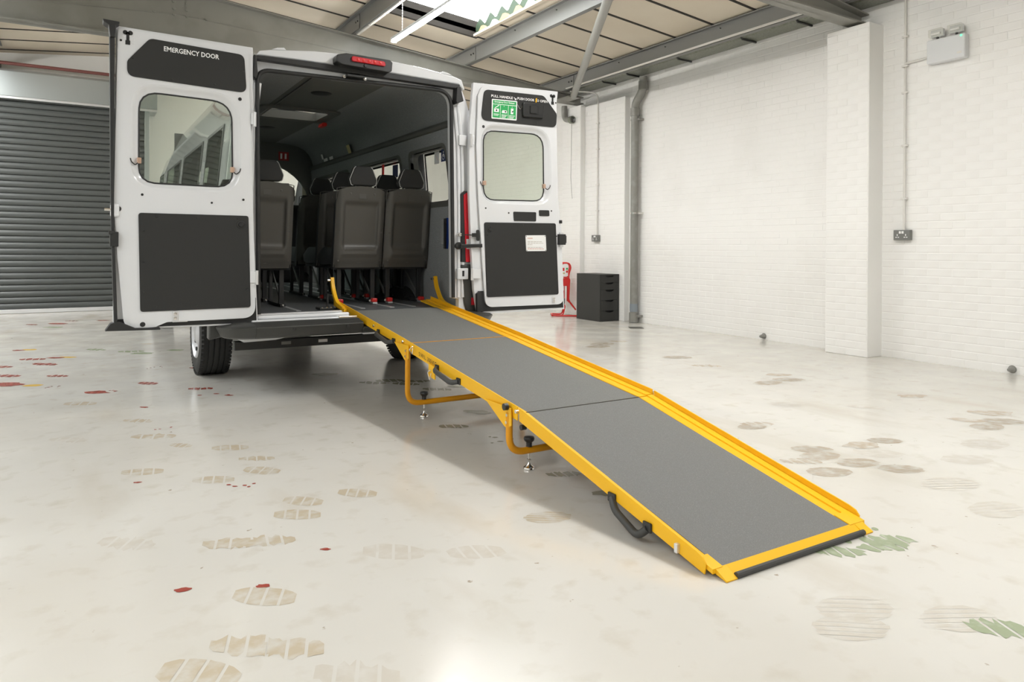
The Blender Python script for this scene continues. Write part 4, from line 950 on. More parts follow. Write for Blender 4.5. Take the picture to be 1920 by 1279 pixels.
text('OPEN', (3.326, 5.022, 2.308), (1, 0, 0.02), (0, 0, 1), 0.020, M_WHITE, 'lettering', dr_, width=0.075)
MB().prism([(3.278, 2.300), (3.282, 2.335), (3.293, 2.336), (3.289, 2.300)], 5.0185, 5.0202).build('cable_tie', M_YEL, dr_, smooth=0)
sgn = MB().prism(rounded([(2.856, 2.282), (3.098, 2.290), (3.092, 2.128), (2.853, 2.122)], 0.008, 4), 5.019, 5.022).build('release_sign', M_WHITE, dr_, smooth=0, label='green and white emergency release sign')
for pts in ([(2.866, 2.274), (3.088, 2.281), (3.087, 2.251), (2.865, 2.244)], [(2.865, 2.240), (2.935, 2.242), (2.932, 2.134), (2.862, 2.132)], [(2.939, 2.242), (3.010, 2.244), (3.007, 2.136), (2.936, 2.134)], [(3.014, 2.244), (3.087, 2.246), (3.083, 2.138), (3.011, 2.136)]):
    MB().prism(pts, 5.0182, 5.0190).build('sign_print', M_GREEN, dr_, smooth=0)
text('Emergency Door Release', (2.880, 5.0182, 2.256), (1, 0, 0.03), (0, 0, 1), 0.013, M_WHITE, 'sign_lettering', dr_, width=0.190, bold=0.02)
for k, x in enumerate((2.883, 2.966, 3.044)): text(str(k + 1), (x, 5.0182, 2.229), (1, 0, 0), (0, 0, 1), 0.009, M_WHITE, 'sign_lettering', dr_)
ic = MB()
ic.prism([(2.876, 2.206), (2.922, 2.208), (2.921, 2.180), (2.875, 2.178)], 5.0176, 5.0182); ic.prism([(2.880, 2.212), (2.886, 2.209), (2.927, 2.236), (2.921, 2.240)], 5.0176, 5.0182)
ic.prism([(2.950, 2.190), (2.956, 2.200), (2.996, 2.200), (2.998, 2.178), (2.949, 2.176)], 5.0176, 5.0182); ic.prism([(3.036, 2.222), (3.060, 2.223), (3.058, 2.176), (3.034, 2.175)], 5.0176, 5.0182)
ic.build('sign_icons', M_WHITE, dr_, smooth=0)
ic = MB(); ic.prism([(2.892, 2.200), (2.904, 2.200), (2.904, 2.186), (2.892, 2.186)], 5.0172, 5.0176); ic.prism([(3.044, 2.198), (3.058, 2.206), (3.058, 2.194), (3.046, 2.190)], 5.0172, 5.0176); ic.prism([(2.976, 2.194), (2.990, 2.196), (2.990, 2.184), (2.976, 2.184)], 5.0172, 5.0176)
ic.build('sign_icons', M_BLACKP, dr_, smooth=0)
for k, (x, w) in enumerate(((2.872, 0.052), (2.946, 0.054), (3.018, 0.056))):
    for r in range(3 if k else 2): MB().box(x, x + w - 0.008 * r, 5.0176, 5.0182, 2.160 - r * 0.010, 2.1645 - r * 0.010).build('sign_print_line', M_WHITE, dr_, smooth=0)
hd = MB().prism(rounded([(3.143, 2.286), (3.358, 2.293), (3.350, 2.170), (3.146, 2.164)], 0.02, 5), 5.0, 5.022).build('handle_housing', M_BLK, dr_, smooth=0, bevel=0.008)
MB().prism(rounded([(3.206, 2.262), (3.300, 2.266), (3.298, 2.196), (3.206, 2.193)], 0.006, 3), 4.997, 5.0005).build('handle_recess', M_BLACKP, dr_, smooth=0)
MB().prism(rounded([(3.210, 2.259), (3.276, 2.262), (3.275, 2.200), (3.210, 2.197)], 0.006, 3), 4.990, 4.998).build('handle_paddle', M_TRIM, dr_, smooth=0, bevel=0.003)
MB().tube(bend([(3.100, 5.018, 2.262), (3.118, 5.012, 2.225), (3.135, 5.012, 2.232), (3.142, 5.015, 2.255)], 0.015), 0.0018, 5).build('tether_wire', M_CHROME, dr_)
for pts in ([(3.071, 1.372), (3.297, 1.374), (3.297, 1.297), (3.077, 1.295)], [(3.324, 1.393), (3.430, 1.395), (3.433, 1.344), (3.330, 1.343)]):
    MB().prism(rounded(pts, 0.01, 4), 5.024, 5.031).build('blanking_plate', M_TRIM, dr_, smooth=0, bevel=0.002)
nt_ = MB().prism(rounded([(3.187, 1.177), (3.390, 1.181), (3.399, 1.046), (3.196, 1.044)], 0.008, 4), 5.018, 5.0222).build('warning_notice', M_WHITE, dr_, smooth=0, label='white notice plate')
text('WARNING', (3.205, 5.018, 1.148), (1, 0, 0.02), (0, 0, 1), 0.0085, M_REDP, 'notice_lettering', dr_, width=0.052)
for k, (z, w, m) in enumerate(((1.122, 0.145, M_GREYP), (1.110, 0.155, M_GREYP), (1.097, 0.045, M_GREYP), (1.074, 0.148, M_GREYP), (1.062, 0.160, M_REDP))):
    x = 3.208; wm = MB()
    while x < 3.208 + w:
        l = random.uniform(0.012, 0.03); wm.box(x, min(x + l, 3.21 + w), 5.0174, 5.018, z, z + 0.0042); x += l + 0.005
    wm.build('notice_print_line', m, dr_, smooth=0)
for x, z in ((3.194, 1.170), (3.383, 1.172), (3.202, 1.050), (3.391, 1.052)): MB().lathe([(0.0, -0.002), (0.004, -0.002), (0.004, 0.0)], (x, 5.018, z), 'y', 8).build('notice_screw', M_SOCK, dr_, smooth=0)
keyhole(dr_, 3.459, 2.364)
dots(dr_, [(2.784, 2.051, 0.012, M_BLK), (3.493, 2.321, 0.007, M_BLK), (2.81, 1.392, 0.007, M_BLK), (3.028, 1.360, 0.007, M_BLK), (3.455, 1.39, 0.007, M_BLK)])
MB().lathe([(0.0, -0.010), (0.012, -0.010), (0.016, -0.004), (0.024, -0.003), (0.026, 0.0)], (2.845, 5.022, 1.222), 'y', 16).build('vent_knob', M_BLK, dr_)
MB().box(3.466, 3.498, 5.022, 5.030, 0.600, 0.655).build('keeper_plate', M_ALU, dr_, smooth=0, bevel=0.003)
for z in (0.640, 0.617): MB().lathe([(0.0, -0.006), (0.009, -0.005), (0.010, 0.0)], (3.482, 5.022, z), 'y', 10).build('keeper_screw', M_CHROME, dr_)
MB().box(3.520, 3.590, 5.0, 5.07, 1.100, 1.192).box(3.575, 3.604, 5.01, 5.05, 1.115, 1.18).build('door_latch', M_BLK, dr_, smooth=0, bevel=0.004)
for z in (1.092, 1.20): MB().box(3.535, 3.570, 5.01, 5.05, z - 0.012, z + 0.006).build('latch_foot', M_ALU, dr_, smooth=0)
MB().box(3.536, 3.562, 5.02, 5.05, 1.285, 1.312).build('striker_hole', M_BLK, dr_, smooth=0)
clip(dr_, 2.808, 1.597, -1); clip(dr_, 3.390, 1.600, 1)
MB().prism([(2.735, 0.545), (2.73, 0.70), (2.762, 0.72), (2.775, 0.60), (2.80, 0.555)], 5.020, 5.052).build('corner_seal', M_RUB, dr_, smooth=0, bevel=0.003)
# hinges and check straps (on the door side of each pillar)
def hinge(d, s, xa, xb, z0, z1):
    m = MB().box(min(xa, xb), max(xa, xb), 5.022, 5.034, z0, z1); m.build('hinge_plate', M_VAN, d, smooth=0, bevel=0.004)
    MB().cyl((xa, 5.028, z0 - 0.012), (xa, 5.028, z1 + 0.006), 0.012, 10).build('hinge_pin', M_ALU, d)
for xa, xb, z0, z1 in ((2.672, 2.700, 1.895, 1.975), (2.690, 2.765, 0.822, 0.900)): hinge(dr_, 1, xa, xb, z0, z1)
for xa, xb, z0, z1 in ((1.010, 0.985, 1.895, 1.975), (1.030, 0.985, 0.822, 0.900)): hinge(dl, -1, xa, xb, z0, z1)
for x0, x1, z0, z1 in ((2.595, 2.664, 1.893, 1.977), (2.590, 2.685, 0.815, 0.905)):
    b = MB().box(x0, x1, 5.085, 5.13, z0, z1); b.build('body_hinge', M_VAN, van, smooth=0, bevel=0.006)
MB().box(2.63, 2.646, 5.080, 5.088, 0.84, 0.885).build('hinge_slot', M_BLK, van, smooth=0)
MB().bar((2.60, 5.06, 1.083), (2.775, 5.02, 1.088), 0.016, 0.03).build('check_strap', M_BLK, van, smooth=0, bevel=0.003)
MB().lathe([(0.0, -0.012), (0.02, -0.012), (0.03, 0.0), (0.03, 0.02)], (2.602, 5.09, 1.085), 'y', 14).build('strap_anchor', M_BLK, van)
MB().bar((2.615, 5.075, 1.175), (2.71, 5.03, 1.172), 0.008, 0.008).bar((2.69, 5.035, 1.172), (2.735, 5.025, 1.172), 0.016, 0.03).build('door_cable', M_BLK, van, smooth=0)
MB().prism(rounded([(2.722, 1.215), (2.752, 1.215), (2.756, 1.125), (2.726, 1.125)], 0.014, 5), 5.026, 5.031).build('cable_grommet', M_BLK, van, smooth=0)
MB().lathe([(0.0, -0.015), (0.014, -0.015), (0.017, 0.0), (0.017, 0.02)], (2.605, 5.09, 1.175), 'y', 12).build('striker_bolt', M_CHROME, van)

# ------------------------------------------------------------------ van interior
MB().box(0.95, 1.725, 5.15, 10.0, 0.555, 0.575).box(1.725, 2.705, 5.345, 10.0, 0.555, 0.575).build('cabin_floor', M_VFLOOR, van, smooth=0)
for x in (1.12, 1.44, 1.95, 2.20, 2.39, 2.66): MB().box(x - 0.018, x + 0.018, 5.5, 9.6, 0.575, 0.5785).build('seat_rail', M_ALU, van, smooth=0)
def side_lining(s):
    out = [(5.17, 0.575), (9.4, 0.575), (9.4, 2.10), (5.17, 2.10)]
    holes = [rounded([(a, 1.475), (b, 1.475), (b, 1.93), (a, 1.93)], 0.075, 6) for a, b in ((5.43, 6.17), (6.43, 7.71), (7.96, 9.24))]
    m = MB().plate(out, holes, 0, 0.03)
    def X(z): return 0.905 - 0.10 * max(0.0, z - 1.35) / 0.75
    m.v = [(XC + s * (X(p[2]) - p[1]), p[0], p[2]) for p in m.v]
    low = MB(); low.v, low.f = m.v, m.f
    low.build('side_lining', M_LIN, van, smooth=0)
    fr = MB()
    for h in holes:
        A = [(XC + s * (X(z) - 0.032), y, z) for y, z in h]; cy_ = sum(p[0] for p in h) / len(h); cz_ = sum(p[1] for p in h) / len(h)
        B = [(XC + s * (X(z) - 0.036), cy_ + (y - cy_) * 1.09, cz_ + (z - cz_) * 1.13) for y, z in h]
        Cc = [(XC + s * (X(z) + 0.05), y, z) for y, z in h]
        fr.loft([B, A, Cc])
    fr.build('window_trim', M_PLAST, van, smooth=60)
    band = MB().grid(lambda y, t: (XC + s * (X(t) - 0.036), y, t), [5.17, 9.4], [1.30, 1.40, 1.455]); 
    band.build('lining_band', M_PLAST, van, smooth=0)
    MB().prism([(XC + s * 0.80, 2.055), (XC + s * 0.765, 2.075), (XC + s * 0.755, 2.10), (XC + s * 0.77, 2.125), (XC + s * 0.81, 2.13)], 5.17, 9.4).build('ledge', M_PLAST, van, smooth=35)
    CV = [(0.805, 2.12), (0.785, 2.20), (0.745, 2.275), (0.685, 2.335), (0.59, 2.375), (0.46, 2.398), (0.32, 2.405)]
    n = 6; pts = []
    for k in range(n + 1):
        t = k / n; pts.append((XC + s * CV[k][0], CV[k][1]))
    ot = [(p[0] + s * 0.004, p[1] + 0.008) for p in pts]
    MB().prism(pts + ot[::-1], 5.17, 9.4).build('cove_lining', M_LIN, van, smooth=60)
side_lining(1); side_lining(-1)
hc = MB(); hx0, hx1, hy0, hy1 = 1.49, 2.17, 6.93, 7.52
hc.box(1.49, 2.17, 5.17, hy0, 2.405, 2.42); hc.box(1.49, 2.17, hy1, 9.4, 2.405, 2.42)
hc.build('headliner', M_LIND, van, smooth=0)
MB().box(1.555, 1.57, 5.17, 9.4, 2.398, 2.405).build('headliner_joint', M_PLAST, van, smooth=0)
fr = MB(); 
o_ = rounded([(1.44, 6.87), (2.22, 6.87), (2.22, 7.58), (1.44, 7.58)], 0.09, 5); i_ = rounded([(1.53, 6.98), (2.11, 6.98), (2.11, 7.46), (1.53, 7.46)], 0.06, 5)
fr.loft([[(x, y, 2.402) for x, y in o_], [(x, y, 2.385) for x, y in [((p[0] * 0.93 + q[0] * 0.07), (p[1] * 0.93 + q[1] * 0.07)) for p, q in zip(o_, i_)]], [(x, y, 2.388) for x, y in i_], [(x, y, 2.47) for x, y in i_]])
hf = fr.build('roof_hatch', M_PLAST, van, smooth=40)
MB().box(1.45, 2.21, 6.95, 7.5, 2.490, 2.496).build('hatch_glass', M_FROST, hf, smooth=0)
for x, y in ((1.79, 6.15), (1.79, 8.25)): MB().lathe([(0.0, -0.008), (0.06, -0.008), (0.085, -0.004), (0.09, 0.0)], (x, y, 2.405), 'z', 24).build('speaker_grille', M_BLACKP, van)
MB().box(1.70, 1.79, 5.50, 5.60, 2.395, 2.405).build('roof_lamp', M_PLAST, van, smooth=0, bevel=0.004)
MB().prism([(2.16, 2.365), (2.20, 2.365), (2.205, 2.34), (2.19, 2.325), (2.15, 2.33)], 7.35, 7.50).build('break_glass_hammer', M_RED, van, smooth=0, bevel=0.004)
# cab bulkhead header, beige cab lining, dashboard
ar_ = [(XC - 0.86, 2.42), (XC + 0.86, 2.42), (XC + 0.86, 1.30), (XC + 0.80, 1.30)] + [(XC + 0.80 * math.cos(a), 1.35 + 0.82 * math.sin(a) ** 0.75) for a in [math.pi * k / 20 for k in range(1, 20)]] + [(XC - 0.80, 1.30), (XC - 0.86, 1.30)]
MB().prism(ar_, 9.40, 9.44).build('bulkhead_header', M_LIND, van, smooth=0)
MB().box(XC - 0.80, XC + 0.80, 9.44, 9.9, 2.14, 2.18).box(XC + 0.72, XC + 0.84, 9.44, 9.62, 1.30, 2.15).box(XC - 0.84, XC - 0.72, 9.44, 9.62, 1.30, 2.15).build('cab_lining', M_BEIGE, van, smooth=0)
MB().box(XC - 0.88, XC + 0.88, 10.3, 10.9, 0.56, 1.18).build('dashboard', M_BLK, van, smooth=0, bevel=0.04)
for x in (1.35, 2.31):
    MB().box(x - 0.25, x + 0.25, 9.55, 9.68, 0.85, 1.62).box(x - 0.14, x + 0.14, 9.55, 9.65, 1.64, 1.86).box(x - 0.25, x + 0.25, 9.6, 10.05, 0.75, 0.92).build('cab_seat', M_FAB, van, smooth=0, bevel=0.05)
# notices stuck inside
def stick(x, y, z, w, h, m, along='y', nm='sticker', slope=0.0):
    if along == 'y': P = [(x, y - w / 2, z - h / 2), (x, y + w / 2, z - h / 2), (x - slope, y + w / 2, z + h / 2), (x - slope, y - w / 2, z + h / 2)]
    else: P = [(x - w / 2, y, z - h / 2), (x + w / 2, y, z - h / 2), (x + w / 2, y, z + h / 2), (x - w / 2, y, z + h / 2)]
    return MB().add(P + [(p[0] - (0.001 if along == 'y' else 0), p[1] - (0.001 if along != 'y' else 0), p[2]) for p in P], [(0, 1, 2, 3), (7, 6, 5, 4), (0, 4, 5, 1), (1, 5, 6, 2), (2, 6, 7, 3), (3, 7, 4, 0)]).build(nm, m, van, smooth=0)
s1 = stick(2.735, 5.80, 1.875, 0.10, 0.11, M_WHITE); 
MB().lathe([(0.028, -0.001), (0.036, -0.001)], (2.737, 5.80, 1.875), 'x', 20).build('no_smoking_ring', M_RED, s1)
MB().bar((2.737, 5.775, 1.85), (2.737, 5.825, 1.90), 0.008, 0.001).build('no_smoking_bar', M_RED, s1, smooth=0)
s2 = stick(2.74, 5.67, 1.885, 0.10, 0.11, M_NAVY)
MB().lathe([(0.0, -0.001), (0.009, -0.001)], (2.737, 5.67, 1.912), 'x', 12).lathe([(0.020, -0.001), (0.026, -0.001)], (2.737, 5.67, 1.87), 'x', 20).bar((2.737, 5.672, 1.90), (2.737, 5.668, 1.87), 0.006, 0.001).build('access_symbol', M_WHITE, s2, smooth=0)
stick(2.735, 6.78, 1.84, 0.14, 0.13, M_NAVY)
stick(2.605, 7.8, 2.165, 0.10, 0.10, M_YSIGN, slope=0.035)
stick(2.612, 8.75, 2.145, 0.16, 0.04, M_WHITE, slope=0.01); stick(2.612, 8.52, 2.145, 0.14, 0.04, M_WHITE, slope=0.01); stick(2.605, 8.85, 2.195, 0.07, 0.06, M_WHITE, slope=0.02)
s3 = stick(2.25, 9.395, 2.235, 0.13, 0.11, mat('deep_red_sticker', (0.30, 0.02, 0.02), 0.5), 'x')
for dx in (-0.03, 0.025): MB().box(2.25 + dx - 0.012, 2.25 + dx + 0.012, 9.392, 9.394, 2.20, 2.27).build('sticker_symbol', M_WPL, s3, smooth=0)
# grey strap pouch with a blue strap on the right lining
pp = MB().box(2.585, 2.690, 5.30, 5.40, 1.10, 1.30).build('strap_pouch', M_LIN, van, smooth=0, bevel=0.006)
MB().prism([(2.585, 1.315), (2.615, 1.315), (2.612, 1.2), (2.600, 1.06), (2.575, 1.06), (2.588, 1.2)], 5.285, 5.298).build('blue_strap', M_BLUE, van, smooth=0)
MB().box(2.565, 2.575, 5.27, 5.30, 1.06, 1.31).build('strap_guide', M_BLK, van, smooth=0)
rs_ = MB().box(2.705, 2.72, 7.05, 7.08, 1.2, 2.1); rs_.build('grab_pole', M_RED, van, smooth=0)

# ================================================================== SEATS
def smooth(a, b, x):
    t = max(0.0, min(1.0, (x - a) / (b - a))); return t * t * (3 - 2 * t)
def make_seat():
    o = thing('passenger_seat', '', 'seat', (0, 0, 0), 'grey-backed passenger seats in the van')
    LEAN = 0.145
    def ctr(v): return -LEAN * v + 0.0
    def half(v):      # v 0..0.69 height on the shell
        h = 0.212
        if v > 0.55: h -= 0.018 * (v - 0.55) / 0.14
        return h
    def top(u): return 0.690 - 0.035 * abs(u / 0.21) ** 2.2
    def shp(u, vn):
        v = vn * top(u * 0.21) ; x = u * half(v)
        rec = 0.022 * smooth(0.158, 0.140, abs(x)) * smooth(0.150, 0.175, v) * smooth(0.575, 0.52, v)
        rid = 0.016 * smooth(0.165, 0.15, abs(x)) * (math.exp(-((v - 0.165) / 0.020) ** 2) + math.exp(-((v - 0.118) / 0.017) ** 2))
        rim = 0.03 * smooth(0.165, 0.212, abs(x)) ** 2
        return (x, -0.052 + rec - rid + rim - LEAN * v + 0.02 * smooth(0.08, 0, v), 0.315 + v)
    us = [-1, -.96, -.88, -.8, -.74, -.70, -.66, -.6, -.4, -.2, 0, .2, .4, .6, .66, .70, .74, .8, .88, .96, 1]
    vs = [k / 44 for k in range(45)]
    b = MB().grid(shp, us, vs)
    n0 = len(b.v)
    b.grid(lambda u, vn: (u * half(vn * top(u * 0.21)), -0.010 - LEAN * vn * top(u * .21), 0.315 + vn * top(u * .21)), [-1, -.5, 0, .5, 1], [k / 8 for k in range(9)])
    sh = b.build('back_shell', M_SHELL, o, smooth=60)
    e_ = MB()
    for u in (-0.155, 0.155):
        for v in (0.06, 0.30): e_.lathe([(0.0, -0.004), (0.007, -0.003), (0.008, 0.0)], (u * 1.18, shp(u * 1.18 / .21, v / .69)[1] - 0.001, 0.315 + v), 'y', 8)
    for u in (-0.105, 0.105): e_.lathe([(0.0, -0.004), (0.008, -0.003), (0.009, 0.0)], (u, -0.053 - LEAN * 0.625, 0.315 + 0.625), 'y', 10)
    e_.build('shell_screws', M_SHELL, o, smooth=0)
    lb = MB().box(-0.03, 0.03, -0.0545 - LEAN * 0.61, -0.050 - LEAN * 0.61, 0.315 + 0.585, 0.315 + 0.645); lb.build('label_recess', M_SHELL, o, smooth=0)
    ov = MB().tube([(0.032 * math.cos(a), -0.0545 + 0.006, 0.315 + 0.058 + 0.016 * math.sin(a)) for a in [2 * math.pi * k / 20 for k in range(20)]], 0.0022, 5, closed=True); ov.build('oval_emblem', M_SHELL, o)
    # padded backrest in front of the shell
    def pad(u, t, front): return None
    m = MB()
    L = []
    for z in [0.30, 0.34, 0.6, 0.85, 0.95, 1.0]:
        k = (z - 0.315); hw = 0.212 - (0.03 if z > 0.9 else 0) - (0.01 if z > 0.98 else 0); yb = -0.012 - LEAN * k; yf = yb + 0.10 - (0.03 if z > 0.95 else 0)
        L.append([(-hw, yb, z), (hw, yb, z), (hw + 0.004, (yb + yf) / 2, z), (hw - 0.03, yf, z), (-hw + 0.03, yf, z), (-hw - 0.004, (yb + yf) / 2, z)])
    m.loft(L, cap=True).build('backrest_cushion', M_FAB, o, smooth=50)
    pp_ = [(s * 0.212, -0.012 - LEAN * (z - .315), z) for s in (-1,) for z in (0.32, 0.6, 0.9, 0.985)] + [(s, -0.012 - LEAN * .68, 1.008 - abs(s) * 0.1) for s in (-0.19, 0, 0.19)] + [(0.212, -0.012 - LEAN * (z - .315), z) for z in (0.985, 0.9, 0.6, 0.32)]
    MB().tube(pp_, 0.004, 6).build('piping', M_SHELL, o)
    # headrest with pale piping
    H = [(-0.105, 1.010), (-0.118, 1.06), (-0.080, 1.155), (-0.060, 1.175), (0.060, 1.175), (0.080, 1.155), (0.118, 1.06), (0.105, 1.010)]
    H = rounded(H, 0.02, 4)
    yb = -0.065 - LEAN * 0.78 + 0.02
    loops = []
    for y, k in ((yb - 0.005, 0.86), (yb, 0.95), (yb + 0.015, 1.0), (yb + 0.075, 1.0), (yb + 0.095, 0.9)):
        loops.append([(p[0] * k, y, 1.09 + (p[1] - 1.09) * k) for p in H])
    hm = MB().loft(loops); n = len(H); hm.f.append(tuple(range(n - 1, -1, -1))); hm.f.append(tuple(range(4 * n, 5 * n)))
    hr = hm.build('headrest', M_FABG, o, smooth=60)
    side = [p for p in H if p[0] < 0 and 1.0 < p[1] < 1.17]
    for s in (-1, 1): MB().tube([(s * abs(p[0]) * 1.01, yb + 0.006, p[1]) for p in sorted(side, key=lambda q: q[1])], 0.003, 6).build('headrest_piping', M_PIPE, o)
    MB().cyl((-0.05, yb + 0.05, 0.96), (-0.05, yb + 0.05, 1.03), 0.008, 8).cyl((0.05, yb + 0.05, 0.96), (0.05, yb + 0.05, 1.03), 0.008, 8).build('headrest_posts', M_CHROME, o)
    # seat cushion
    L = []
    for y, zl, zh, hw in ((0.02, 0.36, 0.46, 0.20), (0.06, 0.34, 0.475, 0.208), (0.36, 0.335, 0.49, 0.210), (0.46, 0.35, 0.47, 0.205), (0.49, 0.38, 0.44, 0.20)):
        L.append([(-hw, y, zl), (hw, y, zl), (hw + 0.004, y, (zl + zh) / 2), (hw - 0.03, y, zh), (-hw + 0.03, y, zh), (-hw - 0.004, y, (zl + zh) / 2)])
    cm = MB().loft(L, cap=True); cm.f.append((5, 4, 3, 2, 1, 0)); cs = cm.build('seat_cushion', M_FAB, o, smooth=50)
    MB().box(-0.19, 0.19, 0.04, 0.46, 0.305, 0.335).build('seat_pan', M_BLK, o, smooth=0)
    for s in (-1, 1):
        MB().box(s * 0.15 - 0.019, s * 0.15 + 0.019, 0.02, 0.05, 0.02, 0.32).build('leg', M_BLK, o, smooth=0, bevel=0.003)
        MB().box(s * 0.15 - 0.015, s * 0.15 + 0.015, 0.40, 0.425, 0.02, 0.32).build('leg', M_BLK, o, smooth=0, bevel=0.003)
        MB().bar((s * 0.15, 0.05, 0.05), (s * 0.15, 0.38, 0.30), 0.010, 0.022, (0, 0, 1)).build('brace', M_SOCK, o, smooth=0)
        MB().box(s * 0.15 - 0.02, s * 0.15 + 0.02, -0.03, 0.44, 0.004, 0.024).build('foot_rail', M_BLK, o, smooth=0)
        MB().lathe([(0.0, -0.006), (0.008, -0.005), (0.009, 0)], (s * 0.15, -0.03, 0.014), 'y', 8).build('foot_bolt', M_CHROME, o)
    return o
def clamps(o):
    for s in (-1, 1):
        c = MB().box(s * 0.15 - 0.024 - 0.02, s * 0.15 + 0.024 - 0.02, -0.095, -0.045, 0.018, 0.052).build('release_clamp', M_RED, o, smooth=0, bevel=0.008, label='red release clamp')
        MB().box(s * 0.15 - 0.02 - 0.02, s * 0.15 + 0.02 - 0.02, -0.10, -0.03, 0.004, 0.018).build('clamp_base', M_ALU, c, smooth=0)
        MB().lathe([(0.0, -0.01), (0.010, -0.009), (0.010, 0.0)], (s * 0.15 - 0.055, -0.06, 0.03), 'y', 10).build('clamp_bolt', M_CHROME, c)
seat0 = make_seat()
SEATS = [(1.265, 5.93, 'passenger seat at the left of the rear row', False), (2.045, 5.93, 'middle passenger seat of the rear row, above the ramp', True), (2.485, 5.93, 'passenger seat of the rear row beside the right side window', True),
         (2.07, 6.50, 'second-row passenger seat half hidden left of the middle rear seat', True), (2.49, 6.50, 'second-row passenger seat hidden between the two right rear seats', True),
         (2.065, 7.20, 'third-row passenger seat glimpsed left of the second-row headrest', False), (2.49, 7.20, 'third-row passenger seat furthest right, by the side window', False), (1.265, 6.55, 'second-row passenger seat behind the left rear seat', False), (1.265, 7.25, 'third-row passenger seat on the left of the aisle', False)]
for k, (x, y, lab, cl) in enumerate(SEATS):
    s = seat0 if k == 0 else copy_tree(seat0)
    s.location = (x, y, 0.578); s['label'] = lab
SEAT_CL = [(o, cl) for o, (_, _, _, cl) in zip([o for o in COL.objects if o.name.startswith('passenger_seat')], SEATS)]
bpy.context.view_layer.update()
for o, cl in SEAT_CL:
    if cl: clamps_parent = o; 
    if cl:
        before = set(COL.objects)
        # clamps are built around the seat's own origin
        loc = o.location.copy(); o.location = (0, 0, 0); clamps(o); o.location = loc

# ================================================================== RAMP
ramp = thing('wheelchair_ramp', 'yellow folding wheelchair ramp with grey grit deck leading into the van', 'ramp', (2.18, 3.5, 0))
XL, XR = 1.765, 2.598
KEY = [(1.66, 0.060), (2.83, 0.328), (4.20, 0.494), (5.66, 0.652)]     # (y, top of the side rail)
def zr(y):
    for (a, b), (c, d) in zip(KEY[:-1], KEY[1:]):
        if y <= c: return b + (d - b) * (y - a) / (c - a)
    return KEY[-1][1]
DK = 0.034
SEC = [(1.634, 2.83), (2.83, 4.20), (4.20, 5.30)]
for k, (a, b) in enumerate(SEC):
    za, zb = (0.027 if k == 0 else zr(a) - DK), zr(b) - DK
    m = MB(); e0 = 0.004 if k else 0.0
    P = [(XL + 0.045, a + e0, za), (XR - 0.092, a + e0, za), (XR - 0.092, b - 0.004, zb), (XL + 0.045, b - 0.004, zb)]
    m.add(P + [(p[0], p[1], max(0.004, p[2] - 0.024)) for p in P], [(0, 1, 2, 3), (7, 6, 5, 4), (0, 4, 5, 1), (1, 5, 6, 2), (2, 6, 7, 3), (3, 7, 4, 0)])
    m.build('deck_panel', M_GRIT, ramp, smooth=0)
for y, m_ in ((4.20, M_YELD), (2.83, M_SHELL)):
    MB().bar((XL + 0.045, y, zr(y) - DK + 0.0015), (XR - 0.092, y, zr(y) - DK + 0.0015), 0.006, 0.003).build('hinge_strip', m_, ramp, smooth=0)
# side rails: outer plate, top edge and inner ledge; the lowest one ends in a rounded nose
def rail(x, s, a, b, h, nose=False):
    """s: direction to the outside"""
    za, zb = zr(a), zr(b)
    if nose:
        pts = [(b, zb), (b, zb - h), (a + 0.0, max(0.004, za - h - 0.0)), (a - 0.006, za - 0.02), (a + 0.01, za - 0.002), (a + 0.04, zr(a + 0.04))]
    else: pts = [(b, zb), (b, zb - h), (a, za - h), (a, za)]
    m = MB().prism(pts, x, x + s * 0.006, 'x')
    r = m.build('side_rail', M_YEL, ramp, smooth=0, bevel=0.0015)
    return r
def ledge(x, s, a, b, w):
    za, zb = (0.030 if a < 1.7 else zr(a) - DK + 0.004), zr(b) - DK + 0.004
    m = MB()
    for dx0, dx1, dz in ((0.0, w * 0.45, 0.006), (w * 0.45, w, 0.0)):
        P = [(x - s * dx0, a, za + dz), (x - s * dx1, a, za + dz), (x - s * dx1, b, zb + dz), (x - s * dx0, b, zb + dz)]
        m.add(P + [(p[0], p[1], p[2] - 0.012) for p in P], [(0, 1, 2, 3), (7, 6, 5, 4), (0, 4, 5, 1), (1, 5, 6, 2), (2, 6, 7, 3), (3, 7, 4, 0)])
    m.build('rail_ledge', M_YEL, ramp, smooth=0)
for x, s, top_y in ((XL, -1, 5.66), (XR, 1, 5.62)):
    rail(x, s, 1.66, 2.815, 0.062, True); rail(x + s * 0.001, s, 2.83, 4.195, 0.066); rail(x, s, 4.20, top_y, 0.060)
    for a, b in ((1.66, 2.82), (2.83, 4.195), (4.20, top_y)): ledge(x, s, a, b, 0.093 if s > 0 else 0.046)
    for y in (2.83, 4.20):
        MB().cyl((x + s * 0.005, y, zr(y) - 0.022), (x + s * 0.018, y, zr(y) - 0.022), 0.009, 10).build('pivot_bolt', M_CHROME, ramp)
